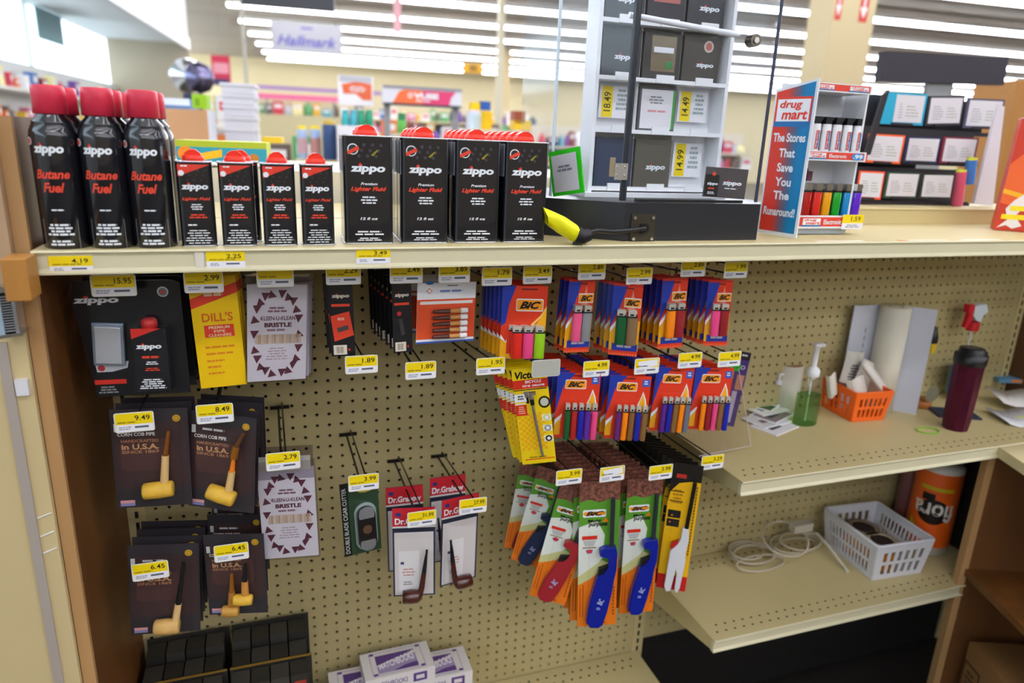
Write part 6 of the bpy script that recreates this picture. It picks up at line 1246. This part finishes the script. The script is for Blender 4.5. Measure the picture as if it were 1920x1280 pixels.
l_ = 'white and orange tip card behind the front one'; files(r, M, 1, 3.0, l_, None, dx=-.1, dz=0.)
# ---- cigar cutter
M, w_, h = frame((636, 909), (707, 895), (647, 1044), -9.8)
r = empty('cigar_cutter_pack', M, 'dark green card with a black oval blade cutter', 'cutter pack')
b = MB(w_, h); b.box(0, w_, 0, .05, -h, 0, mk('#26402a', .4, coat=.3)); b.R(0, 0, .2, 1, mk('#101412', .4), 1); b.T_('DOUBLE BLADE CIGAR CUTTER', .04, .06, .15, .96, mk('#c8d0c8', .4), 2, .0, 0, 90); b.Cc(.66, .12, .62, mk('#c8b83c', .4), 1, 20, .26); b.L(.45, .08, .85, .15, 1, mk('#3a3a10', .4), 2); b.build('backing_card', r)
def oval(b, cx, cz, rx_, rz_, y0, y1, m):
    pts = []
    for q in range(28): a = 2*math.pi*q/28; pts.append((cx+rx_*math.cos(a), cz+(rz_-rx_)*(1 if math.sin(a) > 0 else -1)+rx_*math.sin(a)))
    b.prism(pts, y0, y1, m)
b = MB(); cx, cz = w_*.62, -h*.63; oval(b, cx, cz, w_*.3, h*.33, -.08, -.03, mk('#9aa8a4', .3)); oval(b, cx, cz, w_*.245, h*.29, -.5, -.06, mk('#16120f', .3)); oval(b, cx, cz+h*.2, w_*.21, w_*.22, -.52, -.4, SILV); oval(b, cx, cz-h*.2, w_*.21, w_*.22, -.52, -.4, SILV); b.box(cx-w_*.22, cx+w_*.22, -.54, -.4, cz-h*.15, cz+h*.15, mk('#16120f', .3)); oval(b, cx, cz, w_*.12, w_*.13, -.56, -.5, mk('#5a4030', .4)); b.build('oval_cutter', r)
b = MB(); oval(b, cx, cz, w_*.29, h*.32, -.66, -.09, CLEAR); b.build('clear_blister', r)
hook('c', 682, 904, '3.99', 'peg hook with a label on the dark green cutter card', Y=-10.6, base=-5)
# ---- briar pipes
def briar(M, w_, h, label, flip):
    r = empty('briar_pipe_pack', M, label, 'pipe pack')
    b = MB(w_, h); b.box(0, w_, 0, .05, -h, 0, mk('#2a2e4a', .4)); b.R(.0, .0, 1, .2, mk('#c42530', .4), 1); b.T_('Dr.Grabow', .06, .11, .94, .18, WHT, 2, .03); b.R(.08, .05, .2, .09, mk('#2c3474', .4), 2); b.R(0, .2, 1, .22, mk('#d8d4d4', .4), 1); b.R(0, .22, 1, .26, mk('#222638', .4), 1)
    b.R(.04, .27, .96, .985, mk('#cdc6c4', .5), 1); b.R(.14, .48, .62, .96, mk('#dcd8d8', .5), 2); b.L(.18, .68, .56, .78, 3, mk('#c88a8a', .4), 3, fill=.4); b.L(.2, .83, .5, .88, 2, mk('#6a6a78', .4), 3, fill=.4); b.R(.18, .6, .26, .63, mk('#4a3a70', .4), 3); b.build('backing_card', r)
    BR = mk('#4a1e16', .25, coat=.6); f = (lambda x: 1-x) if flip else (lambda x: x)
    b = MB(); q = [Vector((f(x)*w_, -.45, -z*h)) for x, z in ((.62, .96), (.68, .86), (.73, .7))]; b.tube(q, .27, BR, 10, r1=.19); b.build('briar_shank', r)
    b = MB(); q = [Vector((f(x)*w_, -.45, -z*h)) for x, z in ((.73, .7), (.77, .56), (.8, .46))]; b.tube(q, .19, BLK, 10, r1=.08); b.tube([q[-1], q[-1]+Vector((.0, 0, .15))], .1, BLK, 8); b.build('mouthpiece', r)
    b = MB(); b.T = Matrix.Translation((f(.42)*w_, -.5, -.965*h)) @ Matrix.Rotation(math.radians(90 if flip else -90), 4, 'Y'); b.lathe([(.0, -.75), (.36, -.72), (.52, -.5), (.56, 0), (.5, .62), (.34, .64), (.3, .2)], BR, 22); b.build('pipe_bowl', r)
    b = MB(); b.box(.06*w_, .97*w_, -.98, -.03, -h*1.07, -h*.28, CLEAR); b.build('clear_blister', r)
    return r
M, w_, h = frame((735, 953), (816, 950), (738, 1118), -10.4); briar(M, w_, h, 'red headed card with a briar pipe whose bowl points to the end panel', False)
M, w_, h = frame((723, 915), (793, 908), (728, 1072), -5.6); briar(M, w_, h, 'red headed pipe card farther back behind the lower one', False)
M, w_, h = frame((829, 938), (898, 923), (825, 1100), -10.4); briar(M, w_, h, 'red headed card with a briar pipe whose bowl points to the lighters', True)
M, w_, h = frame((806, 897), (873, 888), (806, 1056), -5.6); briar(M, w_, h, 'red headed pipe card highest and farthest back on its hook', True)
hook('g1', 791, 972, '31.99', 'peg hook with a label on the lower briar pipe card', Y=-11.4, base=-8); hook('g2', 887, 948, '27.99', 'peg hook with a label on the higher briar pipe card', Y=-11.4, base=-8)
# ---- clear tray with purple card at the end of the five packs
M, w_, h = frame((1386, 658), (1409, 662), (1376, 800), -6.5)
b = MB(w_*1.0, h); b.box(0, w_, 0, .06, -h, 0, mk('#4a3478', .4, coat=.4)); b.R(.0, .0, 1, .1, mk('#241a30', .4), 1); b.L(.2, .03, .9, .07, 1, WHT, 2); b.R(-.2, .16, .4, .26, mk('#28b428', .4), 2); b.ring(.6, .2, .12, .2, mk('#d0c8dc', .4), 2); b.R(.3, .3, .9, .5, mk('#c88a70', .4), 2); b.R(.2, .52, .6, .95, mk('#c8c0d4', .4), 2)
o = b.build('purple_card', None, M); tag(o, 'purple card with a green patch beside the last five-lighter packs', 'card')
q0 = at(1385, 700, -5.5); b = MB()
r = empty('clear_tray', WM, 'bent clear plastic tray hanging past the last five-lighter packs', 'tray')
qa, qb, qc, qd, qe = at(1310, 800, -8.), at(1385, 690, -8.), at(1408, 835, -8.6), at(1310, 855, -8.6), at(1300, 810, -3.)
b.add([qa, qd, qc, qb], [(0, 1, 2, 3)], glass('#fbf9fb', .03, 1.)); b.build('tray_face', r)
b = MB(); qf = qc+Vector((0, 5, .8)); qg = qd+Vector((0, 5, .8)); b.add([qd, qc, qf, qg], [(0, 1, 2, 3)], glass('#fbf9fb', .03, 1.)); b.build('tray_bottom', r)
b = MB(); b.add([qc, qb, qb+Vector((0, 5, 0)), qf], [(0, 1, 2, 3)], glass('#fbf9fb', .03, 1.)); b.tube([qb, qc, qd], .035, mk('#c8c0cc', .2), 6); b.build('tray_side', r)
